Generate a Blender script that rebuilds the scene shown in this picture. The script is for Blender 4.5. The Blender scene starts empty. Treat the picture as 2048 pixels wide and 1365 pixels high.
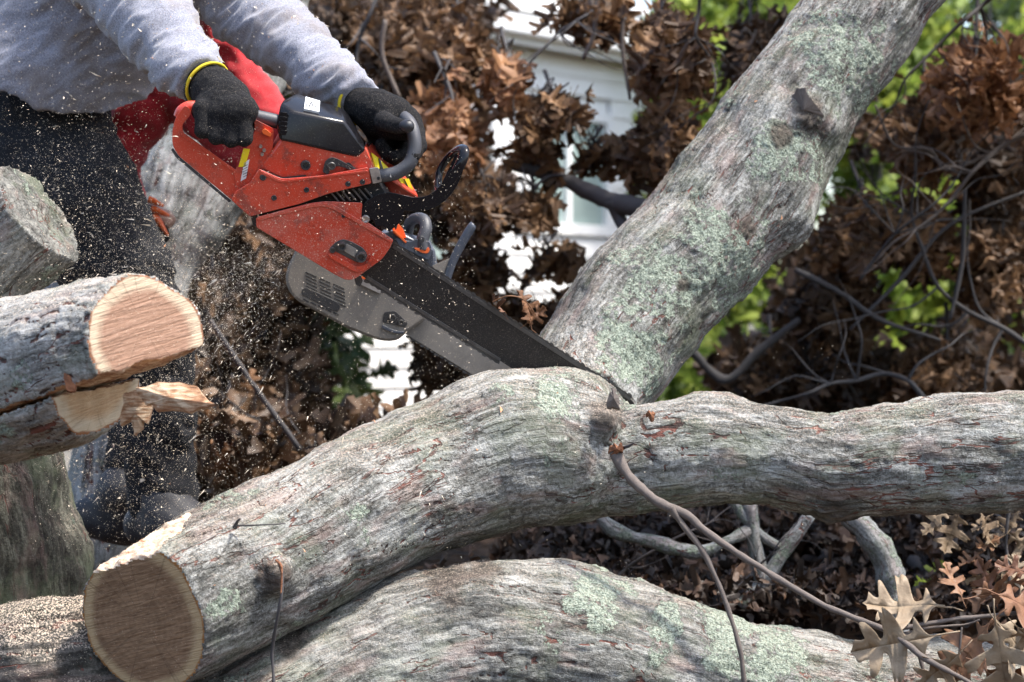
import bpy, bmesh, math, random
import numpy as np
from mathutils import Vector, Matrix, Euler
import openvdb

S = bpy.context.scene
C = S.collection
RND = random.Random(7)
R = np.random.RandomState(11)

# ------------------------------------------------------------------ camera, sky, sun, exposure
CAMZ = 0.55
cam_data = bpy.data.cameras.new('camera')
cam = bpy.data.objects.new('camera', cam_data)
C.objects.link(cam)
cam.location = (0, 0, CAMZ)
cam.rotation_euler = (math.radians(90), 0, 0)
cam_data.sensor_width = 36
cam_data.lens = 85
cam_data.clip_start = 0.05
cam_data.clip_end = 400
cam_data.dof.use_dof = True
cam_data.dof.focus_distance = 4.05
cam_data.dof.aperture_fstop = 5.0
cam_data.dof.aperture_blades = 9
S.camera = cam

SUN = Vector((0.42, -0.15, 0.89)).normalized()
world = bpy.data.worlds.new('World')
S.world = world
world.use_nodes = True
wn = world.node_tree
wn.nodes.clear()
wo = wn.nodes.new('ShaderNodeOutputWorld')
wb = wn.nodes.new('ShaderNodeBackground')
sky = wn.nodes.new('ShaderNodeTexSky')
sky.sky_type = 'NISHITA'
sky.sun_disc = False
sky.sun_elevation = math.asin(SUN.z)
sky.sun_rotation = math.atan2(SUN.x, SUN.y)
sky.air_density = 1.0
sky.dust_density = 2.5
sky.ozone_density = 0.7
wb.inputs['Strength'].default_value = 0.15
wn.links.new(sky.outputs[0], wb.inputs[0])
wn.links.new(wb.outputs[0], wo.inputs[0])
sd = bpy.data.lights.new('sun', 'SUN')
sd.energy = 2.7
sd.angle = math.radians(5)
sd.color = (1.0, 0.95, 0.88)
sun = bpy.data.objects.new('sun', sd)
C.objects.link(sun)
sun.rotation_euler = SUN.to_track_quat('Z', 'Y').to_euler()
S.view_settings.view_transform = 'Standard'
S.view_settings.look = 'None'
S.view_settings.exposure = 1.52
S.view_settings.gamma = 1
S.view_settings.use_curve_mapping = False
S.cycles.use_denoising = True
S.cycles.max_bounces = 5
S.cycles.diffuse_bounces = 3
S.cycles.glossy_bounces = 2
S.cycles.transmission_bounces = 2
S.cycles.transparent_max_bounces = 4
S.cycles.caustics_reflective = False
S.cycles.caustics_refractive = False

# ------------------------------------------------------------------ helpers
K = 18 / 85 / 1024

def at(u, v, d):
    """a point of the place seen in direction (u, v) at distance d"""
    return np.array([(u - 1024) * K * d, d, CAMZ - (v - 682.5) * K * d])

def AT(*t):
    return [at(*p) for p in t]

def px(r, d):
    return r * K * d

# --- numpy gradient noise
_perm = R.permutation(512).astype(np.int64)
_perm = np.concatenate([_perm, _perm, _perm])
_g = R.normal(size=(512, 3)); _g /= np.linalg.norm(_g, axis=1)[:, None]
_g = _g.astype(np.float32)

def noise(P, seed=0):
    P = np.asarray(P, np.float32) + np.float32(seed * 17.37)
    i = np.floor(P).astype(np.int64)
    f = (P - i).astype(np.float32)
    i &= 511
    w = f * f * f * (f * (f * 6 - 15) + 10)
    out = 0
    for dx in (0, 1):
        wx = w[:, 0] if dx else 1 - w[:, 0]
        for dy in (0, 1):
            wy = w[:, 1] if dy else 1 - w[:, 1]
            for dz in (0, 1):
                wz = w[:, 2] if dz else 1 - w[:, 2]
                h = _perm[(_perm[(_perm[(i[:, 0] + dx) & 511] + i[:, 1] + dy) & 511] + i[:, 2] + dz) & 511]
                g = _g[h]
                dd = g[:, 0] * (f[:, 0] - dx) + g[:, 1] * (f[:, 1] - dy) + g[:, 2] * (f[:, 2] - dz)
                out = out + wx * wy * wz * dd
    return out * 1.6

def fbm(P, oct=3, seed=0):
    a, s, o = 1.0, 1.0, 0
    for k in range(oct):
        o = o + a * noise(P * s, seed + k)
        a *= .5; s *= 2.03
    return o

def sstep(a, b, x):
    t = np.clip((x - a) / (b - a), 0, 1)
    return t * t * (3 - 2 * t)

# --- signed distance pieces
def cap(P, a, b, ra, rb):
    a = np.asarray(a, np.float32); b = np.asarray(b, np.float32)
    ab = b - a
    t = np.clip(((P - a) @ ab) / max(float(ab @ ab), 1e-9), 0, 1)
    return np.linalg.norm(P - a - t[:, None] * ab, axis=1) - (ra + (rb - ra) * t)

def smin(a, b, k):
    h = np.clip(0.5 + 0.5 * (b - a) / k, 0, 1)
    return b + (a - b) * h - k * h * (1 - h)

def sunion(ds, k):
    o = ds[0]
    for d in ds[1:]:
        o = smin(o, d, k)
    return o

def ell(P, c, r, k=None):
    q = (P - np.asarray(c)) / np.asarray(r)
    n = np.linalg.norm(q, axis=1)
    return (n - 1) * min(r)

def chain_sdf(P, pts, rad, k=0.0):
    o = None
    for i in range(len(pts) - 1):
        d = cap(P, pts[i], pts[i + 1], rad[i], rad[i + 1])
        o = d if o is None else (smin(o, d, k) if k else np.minimum(o, d))
    return o

def catmull(pts, n=6, extra=None):
    """smooth path through pts (k,D) -> ((k-1)*n+1, D)"""
    p = np.asarray(pts, float)
    p = np.vstack([2 * p[0] - p[1], p, 2 * p[-1] - p[-2]])
    out = []
    for i in range(1, len(p) - 2):
        for j in range(n):
            t = j / n
            out.append(0.5 * ((2 * p[i]) + (-p[i - 1] + p[i + 1]) * t + (2 * p[i - 1] - 5 * p[i] + 4 * p[i + 1] - p[i + 2]) * t * t
                              + (-p[i - 1] + 3 * p[i] - 3 * p[i + 1] + p[i + 2]) * t ** 3))
    out.append(p[-2])
    return np.array(out)

def polygonize(f, lo, hi, h, band=None):
    lo = np.asarray(lo, float); hi = np.asarray(hi, float)
    B = 8
    nb = np.ceil((hi - lo) / (h * B)).astype(int) + 1
    n = nb * B
    gx = [lo[k] + (np.arange(nb[k]) * B + (B - 1) / 2) * h for k in range(3)]
    G = np.stack(np.meshgrid(*gx, indexing='ij'), -1).reshape(-1, 3).astype(np.float32)
    dc = f(G)
    bg = 4 * h
    band = band or h * B * 1.25
    grid = np.where(dc < 0, -bg, bg).astype(np.float32).reshape(nb)
    grid = np.repeat(np.repeat(np.repeat(grid, B, 0), B, 1), B, 2)
    act = np.argwhere(np.abs(dc.reshape(nb)) < band)
    o = np.stack(np.meshgrid(np.arange(B), np.arange(B), np.arange(B), indexing='ij'), -1).reshape(-1, 3)
    CH = 1500
    for s in range(0, len(act), CH):
        a = act[s:s + CH]
        idx = (a[:, None, :] * B + o[None]).reshape(-1, 3)
        P = (lo + idx * h).astype(np.float32)
        grid[idx[:, 0], idx[:, 1], idx[:, 2]] = np.clip(f(P), -bg, bg)
    g = openvdb.FloatGrid(float(bg))
    g.copyFromArray(grid)
    pts, quads = g.convertToPolygons(isovalue=0.0)[0::2]
    return np.asarray(pts, float) * h + lo, np.asarray(quads, np.int32)[:, ::-1].copy()

def vnormals(V, F):
    n = np.cross(V[F[:, 2]] - V[F[:, 0]], V[F[:, 3 if F.shape[1] == 4 else 1]] - V[F[:, 1 if F.shape[1] == 4 else 0]])
    N = np.zeros_like(V)
    for k in range(F.shape[1]):
        for c in range(3):
            N[:, c] += np.bincount(F[:, k], n[:, c], len(V))
    l = np.linalg.norm(N, axis=1); l[l == 0] = 1
    return N / l[:, None]

def outward(V, F, f, h):
    N = vnormals(V, F)
    s = np.linspace(0, len(V) - 1, min(400, len(V))).astype(int)
    if np.mean(f((V[s] + N[s] * h).astype(np.float32)) - f((V[s] - N[s] * h).astype(np.float32))) < 0:
        return F[:, ::-1].copy(), -N
    return F, N

# --- objects
MESH_N = {}
def raw_mesh(name, V, F, attrs=None, smooth=True):
    me = bpy.data.meshes.new(name)
    V = np.asarray(V, np.float32)
    if isinstance(F, np.ndarray):
        k = F.shape[1]
        me.vertices.add(len(V)); me.vertices.foreach_set('co', V.ravel())
        me.loops.add(F.size); me.loops.foreach_set('vertex_index', F.astype(np.int32).ravel())
        me.polygons.add(len(F))
        me.polygons.foreach_set('loop_start', np.arange(0, F.size, k, dtype=np.int32))
        me.update(calc_edges=True)
    else:
        me.from_pydata([tuple(map(float, v)) for v in V], [], [list(map(int, f)) for f in F])
    me.polygons.foreach_set('use_smooth', np.full(len(me.polygons), smooth))
    if attrs:
        for an, (ty, data) in attrs.items():
            a = me.attributes.new(an, ty, 'POINT')
            a.data.foreach_set('value' if ty == 'FLOAT' else 'vector', np.asarray(data, np.float32).ravel())
    me.update()
    return me

def wloc(o):
    p = np.zeros(3)
    while o is not None:
        p += np.array(o.location); o = o.parent
    return p

def link(name, me, m=None, parent=None, bevel=0, sharp=None):
    o = bpy.data.objects.new(name, me)
    C.objects.link(o)
    if m is not None:
        me.materials.append(m)
    if parent is not None:
        o.parent = parent
    if sharp is not None:
        me.set_sharp_from_angle(angle=math.radians(sharp))
    if bevel:
        b = o.modifiers.new('bevel', 'BEVEL'); b.width = bevel; b.segments = 2; b.limit_method = 'ANGLE'; b.angle_limit = math.radians(30)
        b.harden_normals = False
    return o

def obj(name, V, F, m, parent=None, attrs=None, smooth=True, bevel=0, sharp=None):
    V = np.asarray(V, float)
    if parent is not None:
        V = V - wloc(parent)
    return link(name, raw_mesh(name, V, F, attrs, smooth), m, parent, bevel, sharp)

def rebase(o, p):
    """move the origin of a top-level mesh to p without moving the mesh"""
    p = Vector([float(x) for x in p])
    o.data.transform(Matrix.Translation(-p)); o.location = p

def thing(name, loc, label, cat, group=None, kind=None):
    o = bpy.data.objects.new(name, None)
    C.objects.link(o)
    o.empty_display_size = .05
    o.location = [float(x) for x in loc]
    tag(o, label, cat, group, kind)
    return o

def tag(o, label=None, cat=None, group=None, kind=None):
    if label: o['label'] = label
    if cat: o['category'] = cat
    if group: o['group'] = group
    if kind: o['kind'] = kind
    return o

def tube(path, rad, n=10, caps=True, squash=None):
    P = np.asarray(path, float); rad = np.broadcast_to(np.asarray(rad, float), (len(P),))
    T = np.gradient(P, axis=0); T /= np.linalg.norm(T, axis=1)[:, None] + 1e-12
    up = np.array([0, 0, 1.0]) if abs(T[0][2]) < .9 else np.array([1.0, 0, 0])
    e = np.cross(T[0], up); e /= np.linalg.norm(e)
    V = []
    for i in range(len(P)):
        e = e - T[i] * (e @ T[i]); e /= np.linalg.norm(e)
        b = np.cross(T[i], e)
        th = np.arange(n) * 2 * math.pi / n
        V.append(P[i] + rad[i] * (np.cos(th)[:, None] * e + np.sin(th)[:, None] * b * (squash or 1)))
    V = np.vstack(V)
    F = []
    for i in range(len(P) - 1):
        for j in range(n):
            a, b2 = i * n + j, i * n + (j + 1) % n
            F.append((a, b2, b2 + n, a + n))
    if caps:
        F.append(tuple(range(n))[::-1]); F.append(tuple(range((len(P) - 1) * n, len(P) * n)))
    return V, F

def join(parts):
    V, F, o = [], [], 0
    for v, f in parts:
        V.append(np.asarray(v, float)); F += [tuple(int(i) + o for i in q) for q in f]; o += len(v)
    return np.vstack(V), F

def hull(pts):
    bm = bmesh.new()
    for p in pts: bm.verts.new([float(x) for x in p])
    r = bmesh.ops.convex_hull(bm, input=bm.verts)
    bmesh.ops.delete(bm, geom=[g for g in r['geom_interior'] if isinstance(g, bmesh.types.BMVert)], context='VERTS')
    bmesh.ops.dissolve_limit(bm, angle_limit=0.06, verts=bm.verts, edges=bm.edges)
    bm.verts.index_update()
    V = [tuple(v.co) for v in bm.verts]; F = [tuple(v.index for v in f.verts) for f in bm.faces]
    bm.free()
    return np.array(V), F

def box(c, sx, sy, sz, ax=None):
    """box centred at c; ax rows = local axes"""
    A = np.eye(3) if ax is None else np.asarray(ax, float)
    V = [np.asarray(c) + A[0] * x * sx / 2 + A[1] * y * sy / 2 + A[2] * z * sz / 2 for x in (-1, 1) for y in (-1, 1) for z in (-1, 1)]
    F = [(0, 1, 3, 2), (4, 6, 7, 5), (0, 4, 5, 1), (2, 3, 7, 6), (0, 2, 6, 4), (1, 5, 7, 3)]
    return np.array(V), F

# ------------------------------------------------------------------ materials
def mat(name):
    m = bpy.data.materials.new(name); m.use_nodes = True
    nt = m.node_tree; nt.nodes.clear()
    return m, NB(nt)

class NB:
    def __init__(s, nt): s.nt = nt
    def n(s, ty, **k):
        x = s.nt.nodes.new('ShaderNode' + ty)
        for a, b in k.items():
            if a[0] == '_': s.set(x.inputs[int(a[1:]) if a[1:].isdigit() else a[1:].replace('_', ' ')], b)
            else: setattr(x, a, b)
        return x
    def set(s, sock, v):
        if isinstance(v, bpy.types.NodeSocket): s.nt.links.new(v, sock)
        elif isinstance(v, (tuple, list)) and len(v) == 3 and sock.type == 'RGBA': sock.default_value = (*v, 1)
        else: sock.default_value = v
    def math(s, op, a, b=0.0, c=None, clamp=False):
        x = s.n('Math', operation=op, use_clamp=clamp, _0=a, _1=b)
        if c is not None: s.set(x.inputs[2], c)
        return x.outputs[0]
    def vmul(s, v, k):
        return s.n('VectorMath', operation='MULTIPLY', _0=v, _1=k).outputs[0]
    def noise(s, v, scale=1, detail=4, rough=.55, dist=0.0):
        return s.n('TexNoise', _Vector=v, _Scale=float(scale), _Detail=float(detail), _Roughness=rough, _Distortion=dist).outputs[0]
    def ramp(s, f, *st):
        x = s.n('ValToRGB', _0=f); cr = x.color_ramp
        while len(cr.elements) < len(st): cr.elements.new(.5)
        for e, (p, c) in zip(cr.elements, st):
            e.position = p; e.color = (*c, 1) if isinstance(c, (tuple, list)) else (c, c, c, 1)
        return x.outputs[0]
    def mix(s, f, a, b, blend='MIX'):
        x = s.n('Mix', data_type='RGBA', blend_type=blend, clamp_factor=True)
        s.set(x.inputs[0], f); s.set(x.inputs[6], a); s.set(x.inputs[7], b)
        return x.outputs[2]
    def ss(s, f, a, b):
        return s.n('MapRange', interpolation_type='SMOOTHSTEP', _0=f, _1=a, _2=b, _3=0.0, _4=1.0).outputs[0]
    def attr(s, name, vec=False):
        a = s.n('Attribute', attribute_name=name)
        return a.outputs['Vector'] if vec else a.outputs['Fac']
    def pos(s): return s.n('NewGeometry').outputs['Position']
    def normal(s): return s.n('NewGeometry').outputs['Normal']
    def bump(s, h, dist=.002, strength=1.0, nrm=None):
        b = s.n('Bump', _Strength=strength, _Distance=dist, _Height=h)
        if nrm is not None: s.set(b.inputs['Normal'], nrm)
        return b.outputs[0]
    def out(s, col, rough=.7, metal=0.0, bump=None, coat=0.0, spec=.5, trans=0.0, sheen=0.0):
        p = s.n('BsdfPrincipled')
        s.set(p.inputs['Base Color'], col); s.set(p.inputs['Roughness'], rough); s.set(p.inputs['Metallic'], metal)
        s.set(p.inputs['Specular IOR Level'], spec)
        if coat: s.set(p.inputs['Coat Weight'], coat); s.set(p.inputs['Coat Roughness'], .15)
        if sheen: s.set(p.inputs['Sheen Weight'], sheen); s.set(p.inputs['Sheen Roughness'], .5)
        if bump is not None: s.set(p.inputs['Normal'], bump)
        sh = p.outputs[0]
        if trans:
            t = s.n('BsdfTranslucent'); s.set(t.inputs[0], col)
            sh = s.n('MixShader', _0=trans, _1=p.outputs[0], _2=t.outputs[0]).outputs[0]
        o = s.n('OutputMaterial'); s.nt.links.new(sh, o.inputs[0])

def bark_mat(name, light=(.52, .52, .49), mid=(.185, .183, .165), dark=(.035, .033, .029), green=.35, crack=(.20, .085, .065), dust=0.0, lich=1.0):
    light, mid, dark = [tuple(.80 * x for x in c) for c in (light, mid, dark)]
    m, b = mat(name)
    bc = b.attr('bc', True); P = b.pos()
    n1 = b.noise(b.vmul(bc, (14., 75., 75.)), 1, 6, .62, .3)
    n2 = b.noise(b.vmul(bc, (4., 14., 14.)), 1, 4, .55)
    n3 = b.noise(P, 420, 3, .6)
    n4 = b.noise(b.vmul(bc, (55., 190., 190.)), 1, 4, .65)
    f = b.math('MULTIPLY_ADD', n2, .55, b.math('MULTIPLY_ADD', n3, .25, b.math('MULTIPLY', n1, .75)))
    n5 = b.noise(b.vmul(bc, (5., 60., 60.)), 1, 5, .6, .5)
    f = b.math('MULTIPLY_ADD', n4, .45, b.math('MULTIPLY_ADD', n5, .4, f))
    n6 = b.noise(P, 190, 5, .78)
    f = b.math('MULTIPLY_ADD', n6, .75, f)
    f = b.math('DIVIDE', f, 3.15)
    col = b.ramp(f, (.415, dark), (.487, mid), (.56, light), (1.0, light))
    gr = b.noise(P, 11, 4, .6)
    col = b.mix(b.math('MULTIPLY', b.ss(gr, .46, .66), green), col, (.14, .17, .10), 'MIX')
    pk = b.noise(b.vmul(bc, (9., 30., 30.)), 1, 4, .5)
    col = b.mix(b.math('MULTIPLY', b.ss(pk, .52, .7), .38), col, (.31, .20, .175))
    # fine cross-checking of the bark skin
    vo = b.n('TexVoronoi', feature='DISTANCE_TO_EDGE', _Vector=b.vmul(bc, (150., 62., 62.)), _Scale=1.0).outputs[0]
    chk = b.math('MULTIPLY', b.math('SUBTRACT', 1.0, b.ss(vo, .0, .09)), b.ss(b.noise(P, 25, 3), .45, .62))
    col = b.mix(b.math('MULTIPLY', chk, .35), col, (.05, .042, .035))
    cr = b.math('ADD', b.attr('crack'), b.math('MULTIPLY', b.math('SUBTRACT', n4, .5), .8))
    crk = b.ss(cr, .42, .62)
    cl = b.math('ABSOLUTE', b.math('SUBTRACT', b.noise(b.vmul(bc, (4.5, 24., 24.)), 1, 4, .55, .35), .5))
    cl = b.math('SUBTRACT', 1.0, b.ss(cl, .003, .013))
    crk = b.math('MAXIMUM', crk, b.math('MULTIPLY', cl, b.ss(b.noise(b.vmul(bc, (4., 9., 9.)), 1, 2), .50, .58)))
    cl2 = b.math('ABSOLUTE', b.math('SUBTRACT', b.noise(b.vmul(bc, (11., 60., 60.)), 1, 4, .6, .5), .5))
    fine = b.math('MULTIPLY', b.math('SUBTRACT', 1.0, b.ss(cl2, .004, .02)), b.ss(b.noise(b.vmul(bc, (6., 14., 14.)), 1, 2), .44, .6))
    col = b.mix(b.math('MULTIPLY', fine, .75), col, (.045, .038, .032))
    col = b.mix(crk, col, b.mix(b.ss(n1, .4, .6), (.05, .035, .03), crack))
    l0 = b.math('ADD', b.attr('lichen'), b.math('MULTIPLY', b.math('SUBTRACT', b.noise(P, 120, 5, .75), .5), 2.6))
    l0 = b.math('ADD', l0, b.math('MULTIPLY', b.math('SUBTRACT', b.noise(P, 38, 3, .6), .5), 1.6))
    lm = b.math('MULTIPLY', b.ss(l0, .56, .68), lich)
    lc = b.ramp(b.noise(P, 260, 3, .7), (.34, (.09, .11, .085)), (.46, (.24, .28, .22)), (.60, (.42, .47, .385)))
    col = b.mix(lm, col, lc)
    dk = b.attr('dark')
    col = b.mix(b.math('MULTIPLY', dk, .85), col, b.ramp(n1, (.35, (.03, .025, .02)), (.65, (.13, .10, .08))))
    if dust:
        nz = b.n('SeparateXYZ', _0=b.normal()).outputs[2]
        dm = b.math('MULTIPLY', b.ss(nz, .25, .95), b.ss(b.noise(P, 300, 3, .75), .50, .60))
        col = b.mix(b.math('MULTIPLY', dm, dust), col, (.74, .60, .47))
    hgt = b.math('MULTIPLY_ADD', n1, .9, b.math('MULTIPLY_ADD', n4, .6, b.math('MULTIPLY', n3, .35)))
    hgt = b.math('SUBTRACT', hgt, b.math('MULTIPLY', crk, .5))
    hgt = b.math('SUBTRACT', hgt, b.math('MULTIPLY', chk, .1))
    hgt = b.math('ADD', hgt, b.math('MULTIPLY', b.math('MULTIPLY', lm, b.noise(P, 260, 3, .7)), 1.3))
    hgt = b.math('ADD', b.math('SUBTRACT', hgt, b.math('MULTIPLY', fine, .35)), b.math('MULTIPLY', n6, .6))
    b.out(col, .88, bump=b.bump(hgt, .0052, 1.0), spec=.25)
    return m

BARK = bark_mat('bark_main', dust=.4)
BARK2 = bark_mat('bark_lichened', light=(.47, .465, .43), green=.3, dust=.25)
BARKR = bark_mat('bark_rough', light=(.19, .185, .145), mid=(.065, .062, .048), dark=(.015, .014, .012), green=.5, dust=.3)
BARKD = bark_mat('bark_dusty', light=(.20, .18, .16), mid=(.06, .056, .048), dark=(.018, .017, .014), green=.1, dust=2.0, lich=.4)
BARKL = bark_mat('bark_light', light=(.62, .61, .58), mid=(.34, .335, .31), dark=(.10, .09, .08), dust=.8)
BARKR2 = bark_mat('bark_broken', light=(.36, .35, .31), green=.5, lich=1.0)
BARKP = bark_mat('bark_pale', light=(.56, .57, .56), mid=(.33, .34, .33), dark=(.10, .10, .09), green=.25)

def wood_mat(name, heart, heart2, sap, rim, saw=1.0, wet=0.0):
    heart, heart2, sap, rim = [tuple(.80 * x for x in c) for c in (heart, heart2, sap, rim)]
    m, b = mat(name)
    q = b.attr('cutc', True)      # in-plane metres, z = distance to the bark
    s = b.n('SeparateXYZ', _0=q)
    e = b.math('ADD', s.outputs[2], b.math('MULTIPLY', b.math('SUBTRACT', b.noise(q, 45, 4), .5), .012))
    grain = b.noise(b.vmul(q, (26., 420., 8.)), 1, 4, .65, .2)
    rings = b.n('TexWave', wave_type='RINGS', rings_direction='SPHERICAL', _Vector=b.vmul(q, (1., 1., 0.)), _Scale=30.0, _Distortion=5.0, _Detail=4.0, _Detail_Scale=1.4).outputs['Fac']
    hc = b.mix(b.math('MULTIPLY_ADD', rings, .16, b.math('MULTIPLY', b.ss(grain, .3, .7), .8)), heart2, heart)
    hc = b.mix(b.math('MULTIPLY', b.ss(b.noise(q, 22, 4), .5, .7), .5), hc, heart2)
    sc = b.mix(grain, tuple(x * .82 for x in sap), sap)
    col = b.mix(b.ss(e, .014, .03), sc, hc)
    col = b.mix(b.math('SUBTRACT', 1.0, b.ss(e, .0035, .0075)), col, rim)
    vr = b.n('VectorMath', operation='NORMALIZE', _0=b.vmul(q, (1., 1., 0.))).outputs[0]
    rad = b.ss(b.noise(b.vmul(vr, (9., 9., 9.)), 1, 5, .75), .56, .60)
    col = b.mix(b.math('MULTIPLY', rad, .35), col, tuple(.45 * x for x in heart2))
    speck = b.ss(b.noise(b.pos(), 380, 2, .8), .66, .70)
    col = b.mix(b.math('MULTIPLY', speck, .55), col, (.75, .62, .47))
    hgt = b.math('MULTIPLY', b.math('ADD', b.math('MULTIPLY', grain, .8), b.noise(b.vmul(q, (12., 130., 4.)), 1, 3)), saw)
    b.out(col, .8 - wet * .25, bump=b.bump(hgt, .004, .9), spec=.35)
    return m
WOODB = wood_mat('wood_fresh', (.47, .285, .195), (.31, .17, .105), (.70, .55, .385), (.28, .12, .06))
WOODC = wood_mat('wood_cream', (.74, .54, .33), (.60, .38, .20), (.80, .66, .46), (.36, .15, .06))
WOODD = wood_mat('wood_brown_cut', (.42, .26, .15), (.18, .10, .052), (.60, .43, .24), (.38, .17, .05))
m, b = mat('wood_split'); SPLIT = m
P = b.pos()
g = b.noise(b.vmul(P, (30., 60., 260.)), 1, 5, .7, .4)
c = b.ramp(b.math('MULTIPLY_ADD', b.noise(P, 30, 4), .5, b.math('MULTIPLY', g, .55)), (.38, (.13, .05, .022)), (.5, (.44, .23, .115)), (.6, (.72, .55, .38)))
b.out(c, .75, bump=b.bump(g, .008, 1.0))
m, b = mat('bare_wood'); BAREW = m
P = b.pos()
c = b.ramp(b.noise(b.vmul(P, (60., 60., 200.)), 1, 5, .7), (.33, (.36, .17, .09)), (.45, (.70, .50, .36)), (.6, (.84, .70, .55)))
b.out(c, .8, bump=b.bump(b.noise(P, 260, 4, .7), .003, .8))
m, b = mat('bark_inner'); BINNER = m
b.out(b.ramp(b.noise(b.pos(), 90, 4, .7), (.3, (.10, .035, .015)), (.7, (.36, .15, .07))), .85, bump=b.bump(b.noise(b.pos(), 200, 3), .003))

def plain(name, col, rough=.5, metal=0.0, var=.12, scale=40, bumpd=0.0, coat=0.0, dust=0.0, sheen=0.0, spec=.5, dustcol=(.62, .52, .42), dscale=520, grime=0.0, haze=.22, dth=.60):
    m, b = mat(name); P = b.pos()
    n = b.noise(P, scale, 5, .6)
    c = b.mix(n, tuple(x * (1 - var) for x in col), tuple(min(1, x * (1 + var)) for x in col))
    r = b.math('MULTIPLY_ADD', n, .3, rough - .15)
    if grime:
        gm = b.math('MULTIPLY', b.ss(b.noise(P, 26, 6, .72), .52, .66), grime)
        c = b.mix(gm, c, (.035, .022, .018)); r = b.math('MULTIPLY_ADD', gm, .3, r)
    if dust:
        d1 = b.ss(b.noise(P, dscale, 2, .85), dth, dth + .035)
        d2 = b.ss(b.noise(P, dscale * .35, 3, .8), dth + .03, dth + .07)
        d3 = b.math('MULTIPLY', b.ss(b.noise(P, 18, 3), .35, .7), haze)
        dd = b.math('MULTIPLY', b.math('ADD', b.math('MAXIMUM', d1, d2), d3), dust, clamp=True)
        c = b.mix(dd, c, dustcol); r = b.math('MULTIPLY_ADD', dd, .4, r, clamp=True)
    bp = b.bump(b.noise(P, 900, 3, .7), bumpd, .7) if bumpd else None
    b.out(c, r, metal, bump=bp, coat=coat, sheen=sheen, spec=spec)
    return m
RED = plain('saw_red_plastic', (.52, .045, .018), .36, var=.12, grime=.55, dust=.20, coat=.35)
REDC = plain('saw_red_clutch_cover', (.48, .046, .02), .42, var=.15, grime=.45, dust=.42, coat=.2)
BLK = plain('saw_black_plastic', (.008, .008, .010), .2, var=.2, dust=.03, coat=.0, haze=.0, spec=.28)
BLKM = plain('saw_black_matte', (.02, .02, .022), .6, var=.3, dust=.12)
RUB = plain('saw_rubber', (.045, .047, .055), .5, var=.25, dust=.06, scale=90, bumpd=.0004)
STEEL = plain('steel', (.55, .55, .54), .35, .9, grime=.3)
DSTEEL = plain('steel_dark', (.10, .10, .10), .45, .7, grime=.4, dust=.1)
BARM = plain('bar_black', (.012, .011, .011), .5, .2, var=.5, dust=.28, grime=.0, haze=.06, scale=70, dustcol=(.30, .25, .21))
BARG = plain('bar_grey', (.23, .21, .185), .6, .3, var=.3, dust=.5, dustcol=(.45, .38, .30))
GREYC = plain('cover_grey_dusty', (.20, .18, .155), .6, .1, var=.25, dust=.7, dustcol=(.40, .33, .26))
BLUEB = plain('saw_blueblack_plastic', (.055, .066, .088), .38, var=.2, dust=.08, coat=.2)
ORNG = plain('saw_orange', (.80, .13, .022), .4, var=.1, dust=.1)
YEL = plain('sticker_yellow', (.80, .62, .02), .4, var=.06)
WHT = plain('sticker_white', (.72, .74, .76), .4, var=.08, grime=.4)
INK = plain('ink', (.02, .02, .02), .5)
GLOVE = plain('glove_knit', (.008, .008, .009), .9, var=.35, scale=300, bumpd=.0016, dust=.12, haze=0.0, spec=.2)
GLOVR = plain('glove_rubber', (.018, .018, .022), .42, var=.35, bumpd=.0005)
CUFF = plain('glove_cuff_yellow', (.62, .46, .015), .8, var=.2, scale=400, bumpd=.001)
JEANS = plain('trousers_black', (.014, .015, .018), .95, var=.4, scale=200, bumpd=.0012, dust=.6, haze=.015, dth=.665, spec=.2, dscale=420)
BOOT = plain('boot_black', (.012, .012, .016), .6, var=.4, dust=.4, haze=.02, dth=.66, bumpd=.001)
REDT = plain('red_cloth', (.42, .006, .014), .85, var=.25, scale=60, bumpd=.0012, dust=.12, sheen=.2)
SKIN = plain('skin', (.45, .26, .19), .55)
HAIR = plain('hair', (.05, .035, .025), .7, bumpd=.002)
BLUE = plain('blue_sheet', (.30, .38, .50), .8)
m, b = mat('sweatshirt_grey'); SHIRT = m
P = b.pos()
c = b.mix(b.ss(b.noise(P, 330, 4, .9), .33, .67), (.125, .13, .165), (.335, .34, .39))
c = b.mix(b.math('MULTIPLY', b.ss(b.noise(P, 7, 4, .6), .44, .62), .6), c, (.17, .135, .11))
dd = b.math('MULTIPLY', b.ss(b.noise(P, 520, 2, .85), .62, .67), .4)
c = b.mix(dd, c, (.62, .54, .44))
b.out(c, .95, bump=b.bump(b.noise(P, 900, 3, .7), .0010, .8), sheen=.35, spec=.15)

def leaf_mat(name, c0, c1, c2, trans=.25):
    m, b = mat(name)
    oi = b.n('ObjectInfo').outputs['Random']
    rnd = b.math('FRACT', b.math('ADD', oi, b.attr('rnd')))
    P = b.pos()
    f = b.math('MULTIPLY_ADD', b.noise(P, 60, 5, .7), .9, b.math('MULTIPLY_ADD', rnd, .8, -.35))
    c = b.ramp(f, (.05, c0), (.45, c1), (.95, c2))
    b.out(c, .55, bump=b.bump(b.noise(P, 150, 3), .002, .6), trans=trans, spec=.4)
    return m
LBROWN = leaf_mat('dead_leaf', (.045, .024, .013), (.135, .075, .038), (.34, .20, .105))
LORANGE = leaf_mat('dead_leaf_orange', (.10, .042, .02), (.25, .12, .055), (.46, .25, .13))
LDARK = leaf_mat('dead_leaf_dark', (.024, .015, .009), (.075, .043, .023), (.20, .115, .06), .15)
LBLACK = leaf_mat('shade_dark_leaf', (.012, .008, .006), (.03, .018, .011), (.12, .065, .037), .05)  # shade under the trunk is put into this near-black leaf colour
LTAN = leaf_mat('dry_leaf_tan', (.16, .105, .062), (.25, .18, .112), (.36, .28, .19), .2)
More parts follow.
